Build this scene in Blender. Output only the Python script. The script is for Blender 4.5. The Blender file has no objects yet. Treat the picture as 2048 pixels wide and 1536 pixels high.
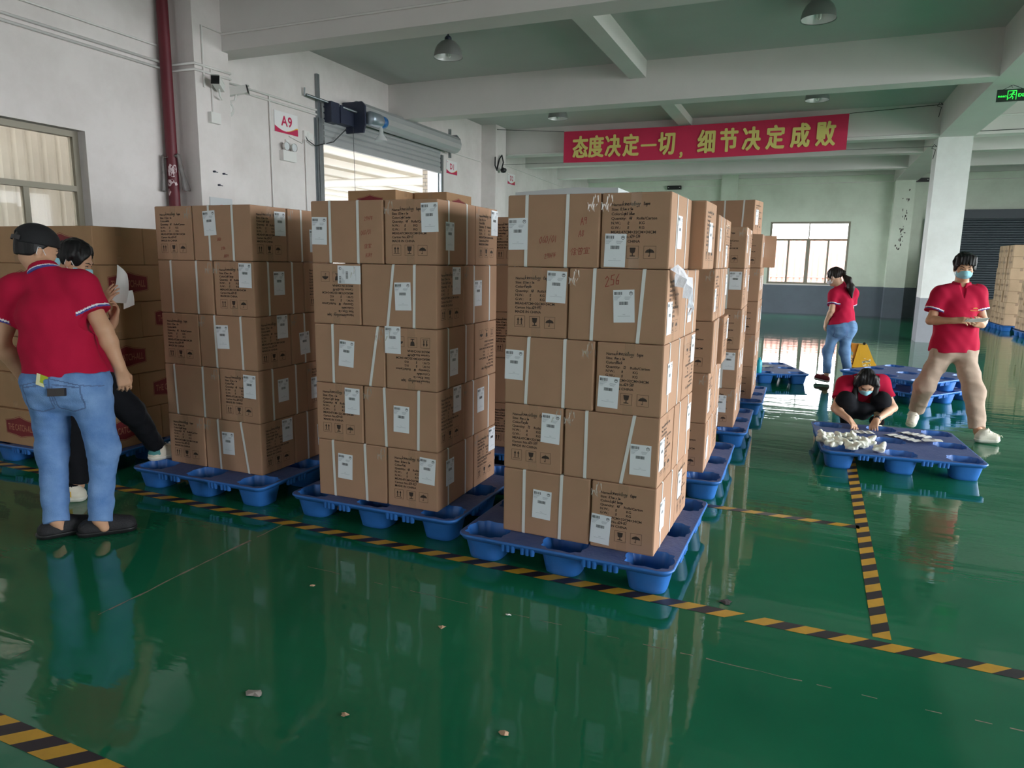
import bpy, bmesh, math, random
import numpy as np
from mathutils import Vector, Matrix, Euler

random.seed(7)
S = bpy.context.scene
COL = S.collection
PI = math.pi

# ------------------------------------------------------------------ camera
F_PX = 1400.36                      # focal length in pixels of the 2048 x 1536 frame
YAW, PITCH, ROLL, CAM_H = -0.39379, 0.17270, 0.01590, 1.5232
cd = bpy.data.cameras.new('camera')
cd.sensor_fit = 'HORIZONTAL'
cd.sensor_width = 36.0
cd.lens = F_PX / 2048 * 36.0
cd.clip_start, cd.clip_end = 0.05, 300
cam = bpy.data.objects.new('camera', cd)
COL.objects.link(cam)
fw = Vector((math.sin(YAW) * math.cos(PITCH), math.cos(YAW) * math.cos(PITCH), -math.sin(PITCH)))
r0 = Vector((math.cos(YAW), -math.sin(YAW), 0))
u0 = r0.cross(fw)
rt = r0 * math.cos(ROLL) + u0 * math.sin(ROLL)
up = -r0 * math.sin(ROLL) + u0 * math.cos(ROLL)
cam.matrix_world = Matrix(((rt.x, up.x, -fw.x, 0), (rt.y, up.y, -fw.y, 0), (rt.z, up.z, -fw.z, CAM_H), (0, 0, 0, 1)))
S.camera = cam

# ------------------------------------------------------------------ world, daylight, exposure
S.view_settings.view_transform = 'Standard'
S.view_settings.look = 'None'
S.view_settings.exposure = 0.56
S.view_settings.gamma = 1.0
S.view_settings.use_curve_mapping = False
S.cycles.max_bounces = 12
S.cycles.diffuse_bounces = 6
S.cycles.glossy_bounces = 5
S.cycles.transparent_max_bounces = 12
S.cycles.sample_clamp_indirect = 8.0
S.cycles.caustics_reflective = False
S.cycles.caustics_refractive = False
S.cycles.use_denoising = True

W = bpy.data.worlds.new('overcast_sky')
S.world = W
W.use_nodes = True
bg = W.node_tree.nodes['Background']
bg.inputs[0].default_value = (0.93, 0.97, 1.0, 1)
bg.inputs[1].default_value = 13.0

# openings in the walls, each with a light portal for the sky beyond it:
# (centre, size along wall, size up, direction the light travels)
X_WALL_L, X_WALL_R, Y_FAR, Y_NEAR, Z_CEIL = -7.5, 9.4, 24.87, -5.5, 4.73
BAY_DOORS = [(1.3, 3.8), (6.2, 4.2), (11.2, 4.2), (15.6, 3.2)]              # roller doors standing open in the right wall: centre y, width
BAY_H = 3.6
REAR_FILL_WINDOWS = [(-4.0, 0.9), (4.0, 0.9)]           # unseen windows added behind the camera as fill light: centre x, width
REAR_Z0, REAR_Z1 = 1.0, 3.4
FAR_WIN = (-1.27, 1.10, 0.955, 2.94)                          # far window x0 x1 z0 z1
DOOR = (9.75, 13.72, 3.75)                                    # loading door in the left wall: y0 y1 top
DOOR2 = (18.4, 23.0, 3.0)                                      # second loading door farther along the left wall: y0 y1 top
LEFT_WIN = (2.6, 5.64, 0.95, 2.87)                            # window in the left wall y0 y1 z0 z1


def portal(name, loc, rot, sx, sy):
    ld = bpy.data.lights.new(name, 'AREA')
    ld.shape = 'RECTANGLE'
    ld.size, ld.size_y = sx, sy
    ld.cycles.is_portal = True
    o = bpy.data.objects.new(name, ld)
    o.location, o.rotation_euler = loc, rot
    COL.objects.link(o)


for cy, w in BAY_DOORS:
    portal('daylight_bay_door', (X_WALL_R + 0.12, cy, BAY_H / 2), (0, PI / 2, 0), BAY_H, w)
for cx, w in REAR_FILL_WINDOWS:
    portal('daylight_rear_fill_window', (cx, Y_NEAR - 0.12, (REAR_Z0 + REAR_Z1) / 2), (PI / 2, 0, 0), w, REAR_Z1 - REAR_Z0)
portal('daylight_far_window', ((FAR_WIN[0] + FAR_WIN[1]) / 2, Y_FAR + 0.14, (FAR_WIN[2] + FAR_WIN[3]) / 2), (-PI / 2, 0, 0), FAR_WIN[1] - FAR_WIN[0], FAR_WIN[3] - FAR_WIN[2])
portal('daylight_loading_door', (X_WALL_L - 0.13, (DOOR[0] + DOOR[1]) / 2, 1.85), (0, -PI / 2, 0), 3.7, DOOR[1] - DOOR[0])

portal('daylight_second_door', (X_WALL_L - 0.13, (DOOR2[0] + DOOR2[1]) / 2, DOOR2[2] / 2), (0, -PI / 2, 0), DOOR2[2], DOOR2[1] - DOOR2[0])


# ------------------------------------------------------------------ materials
def lin(c):
    return tuple(((v / 255) / 12.92 if v / 255 <= 0.04045 else ((v / 255 + 0.055) / 1.055) ** 2.4) for v in c) + (1,)


MATS = {}


def mat(name, rgb, rough=0.6, metal=0.0, var=0.0, vscale=6.0, bump=0.0, bscale=40.0, spec=0.5, alpha=1.0, emit=None, estr=1.0, coat=0.0, trans=0.0, stretch=None, rgb2=None):
    """principled material; var mixes a noise into the colour, bump a fine relief"""
    if name in MATS:
        return MATS[name]
    m = bpy.data.materials.new(name)
    m.use_nodes = True
    nt = m.node_tree
    b = nt.nodes['Principled BSDF']
    b.inputs['Base Color'].default_value = lin(rgb)
    b.inputs['Roughness'].default_value = rough
    b.inputs['Metallic'].default_value = metal
    b.inputs['Specular IOR Level'].default_value = spec
    b.inputs['Alpha'].default_value = alpha
    b.inputs['Coat Weight'].default_value = coat
    b.inputs['Transmission Weight'].default_value = trans
    if emit:
        b.inputs['Emission Color'].default_value = lin(emit)
        b.inputs['Emission Strength'].default_value = estr
    tc = mp = None
    if var or bump:
        tc = nt.nodes.new('ShaderNodeTexCoord')
        mp = nt.nodes.new('ShaderNodeMapping')
        if stretch:
            mp.inputs['Scale'].default_value = stretch
        nt.links.new(tc.outputs['Object'], mp.inputs['Vector'])
    if var:
        n = nt.nodes.new('ShaderNodeTexNoise')
        n.inputs['Scale'].default_value = vscale
        n.inputs['Detail'].default_value = 6
        n.inputs['Roughness'].default_value = 0.6
        nt.links.new(mp.outputs['Vector'], n.inputs['Vector'])
        rmp = nt.nodes.new('ShaderNodeValToRGB')
        a = lin(rgb)
        c2 = lin(rgb2) if rgb2 else tuple(v * (1 - var) for v in a[:3]) + (1,)
        rmp.color_ramp.elements[0].position = 0.3
        rmp.color_ramp.elements[1].position = 0.7
        rmp.color_ramp.elements[0].color = c2
        rmp.color_ramp.elements[1].color = a
        nt.links.new(n.outputs['Fac'], rmp.inputs['Fac'])
        nt.links.new(rmp.outputs['Color'], b.inputs['Base Color'])
    if bump:
        n2 = nt.nodes.new('ShaderNodeTexNoise')
        n2.inputs['Scale'].default_value = bscale
        n2.inputs['Detail'].default_value = 4
        nt.links.new(mp.outputs['Vector'], n2.inputs['Vector'])
        bp = nt.nodes.new('ShaderNodeBump')
        bp.inputs['Strength'].default_value = bump
        bp.inputs['Distance'].default_value = 0.01
        nt.links.new(n2.outputs['Fac'], bp.inputs['Height'])
        nt.links.new(bp.outputs['Normal'], b.inputs['Normal'])
    MATS[name] = m
    return m


def node_mix_color(nt, fac, a, b):
    mx = nt.nodes.new('ShaderNodeMix')
    mx.data_type = 'RGBA'
    if fac is not None:
        nt.links.new(fac, mx.inputs[0])
    for sock, v in ((6, a), (7, b)):
        if isinstance(v, tuple):
            mx.inputs[sock].default_value = v
        else:
            nt.links.new(v, mx.inputs[sock])
    return mx


def math_node(nt, op, a, b=None):
    n = nt.nodes.new('ShaderNodeMath')
    n.operation = op
    for i, v in enumerate((a, b)):
        if v is None:
            continue
        if isinstance(v, (int, float)):
            n.inputs[i].default_value = v
        else:
            nt.links.new(v, n.inputs[i])
    return n.outputs[0]


def wall_material(name, top, low, z_low):
    """matt wall paint with a darker dado below z_low, faint smudges"""
    m = mat(name, top, rough=0.85, spec=0.2)
    nt = m.node_tree
    b = nt.nodes['Principled BSDF']
    tc = nt.nodes.new('ShaderNodeNewGeometry')
    sp = nt.nodes.new('ShaderNodeSeparateXYZ')
    nt.links.new(tc.outputs['Position'], sp.inputs[0])
    n = nt.nodes.new('ShaderNodeTexNoise')
    n.inputs['Scale'].default_value = 1.7
    n.inputs['Detail'].default_value = 8
    n.inputs['Roughness'].default_value = 0.65
    nt.links.new(tc.outputs['Position'], n.inputs['Vector'])
    rp = nt.nodes.new('ShaderNodeValToRGB')
    rp.color_ramp.elements[0].position, rp.color_ramp.elements[1].position = 0.25, 0.6
    rp.color_ramp.elements[0].color = (0.86, 0.85, 0.84, 1)
    rp.color_ramp.elements[1].color = (1, 1, 1, 1)
    nt.links.new(n.outputs['Fac'], rp.inputs['Fac'])
    if low is None:
        base = lin(top)
        mx = node_mix_color(nt, None, base, rp.outputs['Color'])
    else:
        f = math_node(nt, 'LESS_THAN', sp.outputs['Z'], z_low)
        c = node_mix_color(nt, f, lin(top), lin(low))
        mx = node_mix_color(nt, None, c.outputs[2], rp.outputs['Color'])
    mx.blend_type = 'MULTIPLY'
    mx.inputs[0].default_value = 1.0
    nt.links.new(mx.outputs[2], b.inputs['Base Color'])
    return m


# ------------------------------------------------------------------ object helpers
def tag(o, label=None, cat=None, group=None, kind=None):
    if label:
        o['label'] = label
    if cat:
        o['category'] = cat
    if group:
        o['group'] = group
    if kind:
        o['kind'] = kind
    return o


def empty(name, loc=(0, 0, 0), rz=0.0):
    o = bpy.data.objects.new(name, None)
    o.location = loc
    o.rotation_euler = (0, 0, rz)
    o.empty_display_size = 0.1
    COL.objects.link(o)
    return o


def link(name, me, parent=None, loc=None, rot=None):
    o = bpy.data.objects.new(name, me)
    COL.objects.link(o)
    if parent is not None:
        o.parent = parent
    if loc is not None:
        o.location = loc
    if rot is not None:
        o.rotation_euler = rot
    return o


class MB:
    """collects shapes into one mesh"""

    def __init__(self):
        self.v, self.f, self.m, self.s = [], [], [], []

    def add(self, vs, fs, mi=0, smooth=False, M=None):
        n = len(self.v)
        if M is not None:
            vs = [tuple(M @ Vector(p)) for p in vs]
        self.v += [tuple(p) for p in vs]
        for f in fs:
            self.f.append([i + n for i in f])
            self.m.append(mi)
            self.s.append(smooth)
        return self

    def box(self, x0, x1, y0, y1, z0, z1, mi=0, M=None):
        vs = [(x0, y0, z0), (x1, y0, z0), (x1, y1, z0), (x0, y1, z0), (x0, y0, z1), (x1, y0, z1), (x1, y1, z1), (x0, y1, z1)]
        fs = [(0, 3, 2, 1), (4, 5, 6, 7), (0, 1, 5, 4), (1, 2, 6, 5), (2, 3, 7, 6), (3, 0, 4, 7)]
        return self.add(vs, fs, mi, False, M)

    def cbox(self, c, s, mi=0, M=None):
        return self.box(c[0] - s[0] / 2, c[0] + s[0] / 2, c[1] - s[1] / 2, c[1] + s[1] / 2, c[2] - s[2] / 2, c[2] + s[2] / 2, mi, M)

    def quad(self, a, b, c, d, mi=0):
        return self.add([a, b, c, d], [(0, 1, 2, 3)], mi)

    def poly(self, pts, mi=0):
        return self.add(pts, [tuple(range(len(pts)))], mi)

    def prism(self, pts, axis, a, b, mi=0):
        """outline pts (2-D) extruded along axis 0/1/2 from a to b"""
        n = len(pts)

        def p3(p, t):
            q = list(p)
            q.insert(axis, t)
            return tuple(q)
        vs = [p3(p, a) for p in pts] + [p3(p, b) for p in pts]
        fs = [tuple(range(n)), tuple(range(2 * n - 1, n - 1, -1))] + [(i, i + n, (i + 1) % n + n, (i + 1) % n) for i in range(n)]
        return self.add(vs, fs, mi)

    def tube(self, pts, r, n=8, mi=0, caps=True, smooth=True):
        pts = [Vector(p) for p in pts]
        rs = r if isinstance(r, (list, tuple)) else [r] * len(pts)
        rings, prev = [], None
        for i, p in enumerate(pts):
            d = (pts[min(i + 1, len(pts) - 1)] - pts[max(i - 1, 0)]).normalized()
            if prev is None:
                a = d.orthogonal().normalized()
            else:
                a = (prev - d * prev.dot(d))
                a = a.normalized() if a.length > 1e-6 else d.orthogonal().normalized()
            prev = a
            b = d.cross(a)
            rings.append([tuple(p + (a * math.cos(2 * PI * k / n) + b * math.sin(2 * PI * k / n)) * rs[i]) for k in range(n)])
        vs = [q for g in rings for q in g]
        fs = []
        for i in range(len(rings) - 1):
            for k in range(n):
                fs.append((i * n + k, i * n + (k + 1) % n, (i + 1) * n + (k + 1) % n, (i + 1) * n + k))
        self.add(vs, fs, mi, smooth)
        if caps:
            self.add(rings[0], [tuple(range(n - 1, -1, -1))], mi)
            self.add(rings[-1], [tuple(range(n))], mi)
        return self

    def lathe(self, prof, c=(0, 0, 0), n=32, mi=0, smooth=True, M=None):
        """profile [(r, z)] turned about the z axis at c"""
        vs = [(c[0] + r * math.cos(2 * PI * k / n), c[1] + r * math.sin(2 * PI * k / n), c[2] + z) for r, z in prof for k in range(n)]
        fs = [(i * n + k, i * n + (k + 1) % n, (i + 1) * n + (k + 1) % n, (i + 1) * n + k) for i in range(len(prof) - 1) for k in range(n)]
        return self.add(vs, fs, mi, smooth, M)

    def disc(self, c, r, n=24, mi=0, M=None):
        return self.add([(c[0] + r * math.cos(2 * PI * k / n), c[1] + r * math.sin(2 * PI * k / n), c[2]) for k in range(n)], [tuple(range(n))], mi, False, M)

    def mesh(self, name, mats):
        me = bpy.data.meshes.new(name)
        me.from_pydata(self.v, [], self.f)
        for m in (mats if isinstance(mats, (list, tuple)) else [mats]):
            me.materials.append(m)
        me.polygons.foreach_set('material_index', self.m)
        me.polygons.foreach_set('use_smooth', self.s)
        me.update()
        return me

    def build(self, name, mats, parent=None, loc=None, rot=None):
        return link(name, self.mesh(name, mats), parent, loc, rot)


_TXT = {}


def text2d(body, size=1.0, bold=0.0, align='LEFT', space=1.0):
    """flat letter shapes: (2-D points, faces)"""
    key = (body, size, bold, align, space)
    if key in _TXT:
        return _TXT[key]
    cu = bpy.data.curves.new('lettering', 'FONT')
    cu.body, cu.size, cu.offset, cu.align_x, cu.space_character = body, size, bold, align, space
    cu.resolution_u = 3
    o = bpy.data.objects.new('lettering', cu)
    COL.objects.link(o)
    dg = bpy.context.evaluated_depsgraph_get()
    me = bpy.data.meshes.new_from_object(o.evaluated_get(dg))
    vs = [(v.co.x, v.co.y) for v in me.vertices]
    fs = [tuple(p.vertices) for p in me.polygons]
    # normals up
    out = []
    for p in me.polygons:
        out.append(tuple(p.vertices) if p.normal.z > 0 else tuple(reversed(p.vertices)))
    bpy.data.objects.remove(o)
    bpy.data.curves.remove(cu)
    bpy.data.meshes.remove(me)
    _TXT[key] = (vs, out)
    return _TXT[key]


def frame_matrix(o, ex, ey):
    """matrix whose local x, y axes are ex, ey and whose origin is o"""
    ex, ey = Vector(ex).normalized(), Vector(ey).normalized()
    ez = ex.cross(ey)
    return Matrix(((ex.x, ey.x, ez.x, o[0]), (ex.y, ey.y, ez.y, o[1]), (ex.z, ey.z, ez.z, o[2]), (0, 0, 0, 1)))


def put_text(mb, body, o, ex, ey, size, mi, bold=0.0, align='LEFT', lift=0.0008, sx=1.0, space=1.0, fit=None):
    vs, fs = text2d(body, size, bold, align, space)
    if fit:
        xs = [p[0] for p in vs]
        sx = fit / (max(xs) - min(xs))
    M = frame_matrix(o, ex, ey)
    mb.add([(x * sx, y, lift) for x, y in vs], fs, mi, False, M)
# ------------------------------------------------------------------ the setting
M_WALL = wall_material('white_wall_paint', (228, 221, 220), None, 0)
M_FAR = wall_material('pale_green_wall_paint', (214, 222, 208), (104, 112, 122), 0.93)
M_COLUMN = wall_material('column_paint', (230, 228, 228), (150, 150, 158), 0.92)
M_CEIL = mat('ceiling_paint', (196, 196, 194), 0.9, var=0.08, vscale=0.8, spec=0.2)
M_BEAM = mat('beam_paint', (222, 217, 215), 0.88, var=0.07, vscale=1.3, spec=0.2)
M_ALU = mat('window_aluminium', (142, 136, 122), 0.5, metal=0.3)
M_STEEL = mat('galvanised_steel', (150, 156, 160), 0.4, metal=0.8, var=0.15, vscale=12)
M_DARKSTEEL = mat('dark_painted_steel', (44, 50, 72), 0.5, var=0.2, vscale=20)
M_WHITEPL = mat('white_plastic', (226, 224, 222), 0.5)
M_BLACKPL = mat('black_plastic', (22, 22, 25), 0.45)
M_WIRE = mat('dark_wire', (40, 40, 42), 0.6)
M_CONDUIT = mat('painted_conduit', (226, 222, 220), 0.6)
M_GLASS = mat('window_glass', (255, 255, 255), 0.02, trans=1.0, spec=0.5)


def glass_material():
    m = MATS['window_glass']
    nt = m.node_tree
    out = nt.nodes['Material Output']
    tr = nt.nodes.new('ShaderNodeBsdfTransparent')
    gl = nt.nodes.new('ShaderNodeBsdfGlossy')
    gl.inputs['Roughness'].default_value = 0.02
    fr = nt.nodes.new('ShaderNodeFresnel')
    fr.inputs['IOR'].default_value = 1.18
    mx = nt.nodes.new('ShaderNodeMixShader')
    nt.links.new(fr.outputs[0], mx.inputs[0])
    nt.links.new(tr.outputs[0], mx.inputs[1])
    nt.links.new(gl.outputs[0], mx.inputs[2])
    nt.links.new(mx.outputs[0], out.inputs['Surface'])


glass_material()


def floor_material():
    m = bpy.data.materials.new('green_epoxy_floor')
    m.use_nodes = True
    nt = m.node_tree
    b = nt.nodes['Principled BSDF']
    g = nt.nodes.new('ShaderNodeNewGeometry')
    n = nt.nodes.new('ShaderNodeTexNoise')
    n.inputs['Scale'].default_value = 0.9
    n.inputs['Detail'].default_value = 7
    nt.links.new(g.outputs['Position'], n.inputs['Vector'])
    rp = nt.nodes.new('ShaderNodeValToRGB')
    rp.color_ramp.elements[0].position, rp.color_ramp.elements[1].position = 0.3, 0.72
    rp.color_ramp.elements[0].color = lin((20, 94, 66))
    rp.color_ramp.elements[1].color = lin((30, 114, 80))
    nt.links.new(n.outputs['Fac'], rp.inputs['Fac'])
    nt.links.new(rp.outputs['Color'], b.inputs['Base Color'])
    # scuffs change the gloss
    n3 = nt.nodes.new('ShaderNodeTexNoise')
    n3.inputs['Scale'].default_value = 2.6
    n3.inputs['Detail'].default_value = 9
    n3.inputs['Roughness'].default_value = 0.7
    nt.links.new(g.outputs['Position'], n3.inputs['Vector'])
    mr = nt.nodes.new('ShaderNodeMapRange')
    mr.inputs[1].default_value, mr.inputs[2].default_value = 0.35, 0.75
    mr.inputs[3].default_value, mr.inputs[4].default_value = 0.015, 0.07
    nt.links.new(n3.outputs['Fac'], mr.inputs[0])
    nt.links.new(mr.outputs[0], b.inputs['Roughness'])
    # trowel waves of the poured coating, long across the hall
    mp = nt.nodes.new('ShaderNodeMapping')
    mp.inputs['Scale'].default_value = (0.4, 2.6, 1)
    nt.links.new(g.outputs['Position'], mp.inputs['Vector'])
    n2 = nt.nodes.new('ShaderNodeTexNoise')
    n2.inputs['Scale'].default_value = 2.2
    n2.inputs['Detail'].default_value = 5
    nt.links.new(mp.outputs['Vector'], n2.inputs['Vector'])
    n4 = nt.nodes.new('ShaderNodeTexNoise')
    n4.inputs['Scale'].default_value = 22
    n4.inputs['Detail'].default_value = 3
    nt.links.new(g.outputs['Position'], n4.inputs['Vector'])
    h = math_node(nt, 'MULTIPLY_ADD', n4.outputs['Fac'], 0.05)
    nt.links.new(n2.outputs['Fac'], h.node.inputs[2])
    bp = nt.nodes.new('ShaderNodeBump')
    bp.inputs['Strength'].default_value = 0.13
    bp.inputs['Distance'].default_value = 0.02
    nt.links.new(h, bp.inputs['Height'])
    nt.links.new(bp.outputs['Normal'], b.inputs['Normal'])
    b.inputs['IOR'].default_value = 1.5
    MATS[m.name] = m
    return m


M_FLOOR = floor_material()
M_CRACK = mat('floor_crack_filler', (150, 138, 122), 0.8, var=0.5, vscale=30)

# floor, with its cracked joints
fb = MB()
fb.box(X_WALL_L - 0.2, X_WALL_R + 0.2, Y_NEAR - 0.2, Y_FAR + 0.2, -0.15, 0.0)
rnd = random.Random(3)


def crack(p0, p1, w, breaks=0.25, mi=1, seg=0.05):
    p0, p1 = Vector(p0), Vector(p1)
    n = int((p1 - p0).length / seg)
    d = (p1 - p0).normalized()
    s = Vector((-d.y, d.x))
    off = 0.0
    pts = []
    for i in range(n + 1):
        off = off * 0.85 + rnd.uniform(-0.004, 0.004)
        pts.append((p0 + d * (i * seg) + s * off, w * rnd.uniform(0.3, 1.5)))
    for i in range(n):
        if rnd.random() < breaks:
            continue
        (a, wa), (b, wb) = pts[i], pts[i + 1]
        fb.quad(tuple(a - s * wa) + (0.0006,), tuple(b - s * wb) + (0.0006,), tuple(b + s * wb) + (0.0006,), tuple(a + s * wa) + (0.0006,), mi)


crack((-2.70, 1.95), (-2.69, 3.12), 0.0055, 0.08)
crack((-2.69, 1.2), (-2.70, 1.95), 0.0015, 0.6)
crack((-2.2, 2.66), (-0.4, 2.63), 0.0015, 0.5)
crack((-0.4, 2.63), (1.1, 2.62), 0.0028, 0.3)
crack((-1.0, 5.48), (0.35, 5.50), 0.003, 0.3)
tag(fb.build('floor', [M_FLOOR, M_CRACK]), 'glossy dark green epoxy floor with fine cracks', 'floor', kind='structure')

# ceiling slab
tag(MB().box(X_WALL_L - 0.2, X_WALL_R + 0.2, Y_NEAR - 0.2, Y_FAR + 0.2, Z_CEIL, Z_CEIL + 0.25).build('ceiling', M_CEIL), 'painted concrete ceiling slab between beams', 'ceiling', kind='structure')


def wall_with_holes(name, axis, at, thick, a0, a1, z0, z1, holes, m, label):
    """wall in the plane axis=at; holes are (h0, h1, zb, zt)"""
    mb = MB()
    lo, hi = min(at, at + thick), max(at, at + thick)

    def piece(p0, p1, q0, q1):
        if p1 - p0 < 1e-4 or q1 - q0 < 1e-4:
            return
        if axis == 0:
            mb.box(lo, hi, p0, p1, q0, q1)
        else:
            mb.box(p0, p1, lo, hi, q0, q1)
    x = a0
    for h0, h1, zb, zt in sorted(holes):
        piece(x, h0, z0, z1)
        piece(h0, h1, z0, zb)
        piece(h0, h1, zt, z1)
        x = h1
    piece(x, a1, z0, z1)
    return tag(mb.build(name, m), label, 'wall', kind='structure')


wall_with_holes('wall_left', 0, X_WALL_L, -0.25, Y_NEAR, Y_FAR, 0, Z_CEIL, [(DOOR[0], DOOR[1], 0, DOOR[2]), (DOOR2[0], DOOR2[1], 0, DOOR2[2]), LEFT_WIN], M_WALL, 'long white painted wall with the loading door and a window')
wall_with_holes('wall_far', 1, Y_FAR, 0.25, X_WALL_L - 0.25, X_WALL_R + 0.25, 0, Z_CEIL, [FAR_WIN], M_FAR, 'pale green end wall with a grey dado and window')
wall_with_holes('wall_right', 0, X_WALL_R, 0.25, Y_NEAR, Y_FAR, 0, Z_CEIL, [(c - w / 2, c + w / 2, 0, BAY_H) for c, w in BAY_DOORS], M_WALL, 'white side wall with open bay doors')
wall_with_holes('wall_near', 1, Y_NEAR, -0.25, X_WALL_L - 0.25, X_WALL_R + 0.25, 0, Z_CEIL, [(c - w / 2, c + w / 2, REAR_Z0, REAR_Z1) for c, w in REAR_FILL_WINDOWS], M_WALL, 'white wall with added fill windows facing the stacks')

# beams across the hall, beams along it
Z_BEAM = 4.104
BEAMS = [(-1.0, -0.65), (3.0, 3.35), (7.33, 7.684), (11.81, 12.15), (16.62, 16.97), (18.76, 19.08), (21.47, 21.8)]
for y0, y1 in BEAMS:
    tag(MB().box(X_WALL_L, X_WALL_R, y0, y1, Z_BEAM, Z_CEIL).build('ceiling_beam', M_BEAM), 'white concrete beam crossing the ceiling', 'beam', 'cross beams of the ceiling', kind='structure')
tag(MB().box(2.17, 2.78, Y_NEAR, Y_FAR, Z_BEAM - 0.001, Z_CEIL).build('ceiling_girder', M_BEAM), 'deep white girder running along the hall over the column', 'beam', kind='structure')
for y0, y1, zj in ((3.35, 7.33, 4.47), (7.684, 11.81, 4.47), (12.15, 16.62, 4.57)):
    tag(MB().box(-2.93, -2.66, y0, y1, zj, Z_CEIL).build('ceiling_joist', M_BEAM), 'shallow white joist between two cross beams', 'beam', 'joists between the cross beams', kind='structure')
tag(MB().box(X_WALL_L, X_WALL_R, Y_FAR - 0.12, Y_FAR, 4.33, Z_CEIL).build('trim_1', M_BEAM), kind='structure')

# wall pillars and the free column
for y0, y1 in ((6.87, 7.43), (15.9, 16.5)):
    tag(MB().box(X_WALL_L, -7.12, y0, y1, 0, Z_CEIL).build('pillar', M_WALL), kind='structure')
tag(MB().box(2.175, 2.775, 16.75, 17.35, 0, Z_CEIL).build('column', M_COLUMN), kind='structure')
M_CHIP = mat('chipped_plaster', (92, 88, 84), 0.9)
pb = MB()
pb.box(2.19, 2.72, Y_FAR - 0.45, Y_FAR, 0, Z_CEIL)
for k in range(34):                                   # flaked patches on the end pilaster
    cz = rnd.choice([3.75, 3.5, 3.2, 3.0, 2.75, 2.6, 2.4, 2.15]) + rnd.uniform(-0.08, 0.08)
    cx = rnd.uniform(2.42, 2.58) if cz > 2.3 else rnd.uniform(2.3, 2.5)
    pts = []
    a, bb = rnd.uniform(0.008, 0.03), rnd.uniform(0.015, 0.07)
    for q in range(7):
        t = 2 * PI * q / 7
        pts.append((cx + a * math.cos(t) * rnd.uniform(0.5, 1.2), Y_FAR - 0.452, cz + bb * math.sin(t) * rnd.uniform(0.5, 1.2)))
    pb.poly(pts, 1)
tag(pb.build('pilaster', [M_FAR, M_CHIP]), kind='structure')
tag(MB().box(-2.88, -2.36, Y_FAR - 0.2, Y_FAR, 0, Z_CEIL).build('pilaster', M_FAR), kind='structure')

# far window: frame, sashes, panes
def window(name, axis, at, a0, a1, z0, z1, transom, mull, label, depth=0.08, fw_=0.065):
    """window in the plane axis=at; mull = vertical bars below the transom, each (position, width)"""
    root = empty(name, (0, 0, 0))
    tag(root, label, 'window', kind='structure')

    def bar(mb, p0, p1, q0, q1, d0=0.0, d1=depth):
        if axis == 1:
            mb.box(p0, p1, at + d0, at + d1, q0, q1)
        else:
            mb.box(at - d1, at - d0, p0, p1, q0, q1)
    fr = MB()
    bar(fr, a0, a0 + fw_, z0, z1)
    bar(fr, a1 - fw_, a1, z0, z1)
    bar(fr, a0 + fw_, a1 - fw_, z0, z0 + fw_)
    bar(fr, a0 + fw_, a1 - fw_, z1 - fw_, z1)
    bar(fr, a0 + fw_, a1 - fw_, transom - 0.03, transom + 0.03)
    mid = (a0 + a1) / 2
    bar(fr, mid - 0.02, mid + 0.02, transom + 0.03, z1 - fw_)
    fr.build('window_frame', M_ALU, root)
    sb = MB()
    for p, w in mull:
        bar(sb, p - w / 2, p + w / 2, z0 + fw_, transom - 0.03, 0.012, depth - 0.012)
    sb.build('sash', M_ALU, root)
    gl = MB()
    bar(gl, a0 + fw_, a1 - fw_, z0 + fw_, z1 - fw_, depth / 2 - 0.002, depth / 2 + 0.002)
    gl.build('pane', M_GLASS, root)
    si = MB()
    if axis == 1:
        si.box(a0 - 0.06, a1 + 0.06, at - 0.05, at + 0.001, z0 - 0.035, z0)
    else:
        si.box(at - 0.001, at + 0.05, a0 - 0.06, a1 + 0.06, z0 - 0.035, z0)
    si.build('window_sill', M_WALL, root)
    return root


x0, x1 = FAR_WIN[0], FAR_WIN[1]
wq = (x1 - x0) / 4
window('window_1', 1, Y_FAR + 0.02, x0, x1, FAR_WIN[2], FAR_WIN[3], 2.37, [(x0 + wq, 0.06), (x0 + 2 * wq, 0.12), (x0 + 3 * wq, 0.06)], 'wide aluminium window in the pale green end wall')
y0, y1 = LEFT_WIN[0], LEFT_WIN[1]
window('window_2', 0, X_WALL_L - 0.12, y0, y1, LEFT_WIN[2], LEFT_WIN[3], 2.25, [(5.02, 0.06), (4.2, 0.06), (3.4, 0.06)], 'aluminium window above the red badge cartons, cream sheeting behind it')
for k, (c, w) in enumerate(REAR_FILL_WINDOWS):
    window('window_%d' % (k + 3), 1, Y_NEAR - 0.2, c - w / 2, c + w / 2, REAR_Z0, REAR_Z1, 2.7, [(c, 0.06)], 'unseen aluminium window added behind the camera for fill light')

# grey roller shutter in the end wall
M_SHUT = mat('grey_shutter_slats', (74, 82, 88), 0.5, metal=0.2, spec=0.3)
d1 = empty('door_1')
tag(d1, 'closed dark grey roller shutter beside the column', 'shutter', kind='structure')
sb = MB()
z = 0.0
while z < 3.0:
    sb.prism([(Y_FAR - 0.06, z), (Y_FAR - 0.085, z + 0.02), (Y_FAR - 0.085, z + 0.05), (Y_FAR - 0.06, z + 0.07)], 0, 3.3, 8.2)
    z += 0.07
sb.box(3.3, 8.2, Y_FAR - 0.06, Y_FAR - 0.03, 0, 3.0)
sb.build('shutter_slats', M_SHUT, d1)
MB().box(3.25, 8.25, Y_FAR - 0.3, Y_FAR, 2.98, 3.24).build('shutter_housing', mat('shutter_housing_paint', (56, 64, 72), 0.5), d1)
MB().box(3.1, 3.3, Y_FAR - 0.1, Y_FAR, 0, 3.0).build('guide_rail', M_STEEL, d1)
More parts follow.
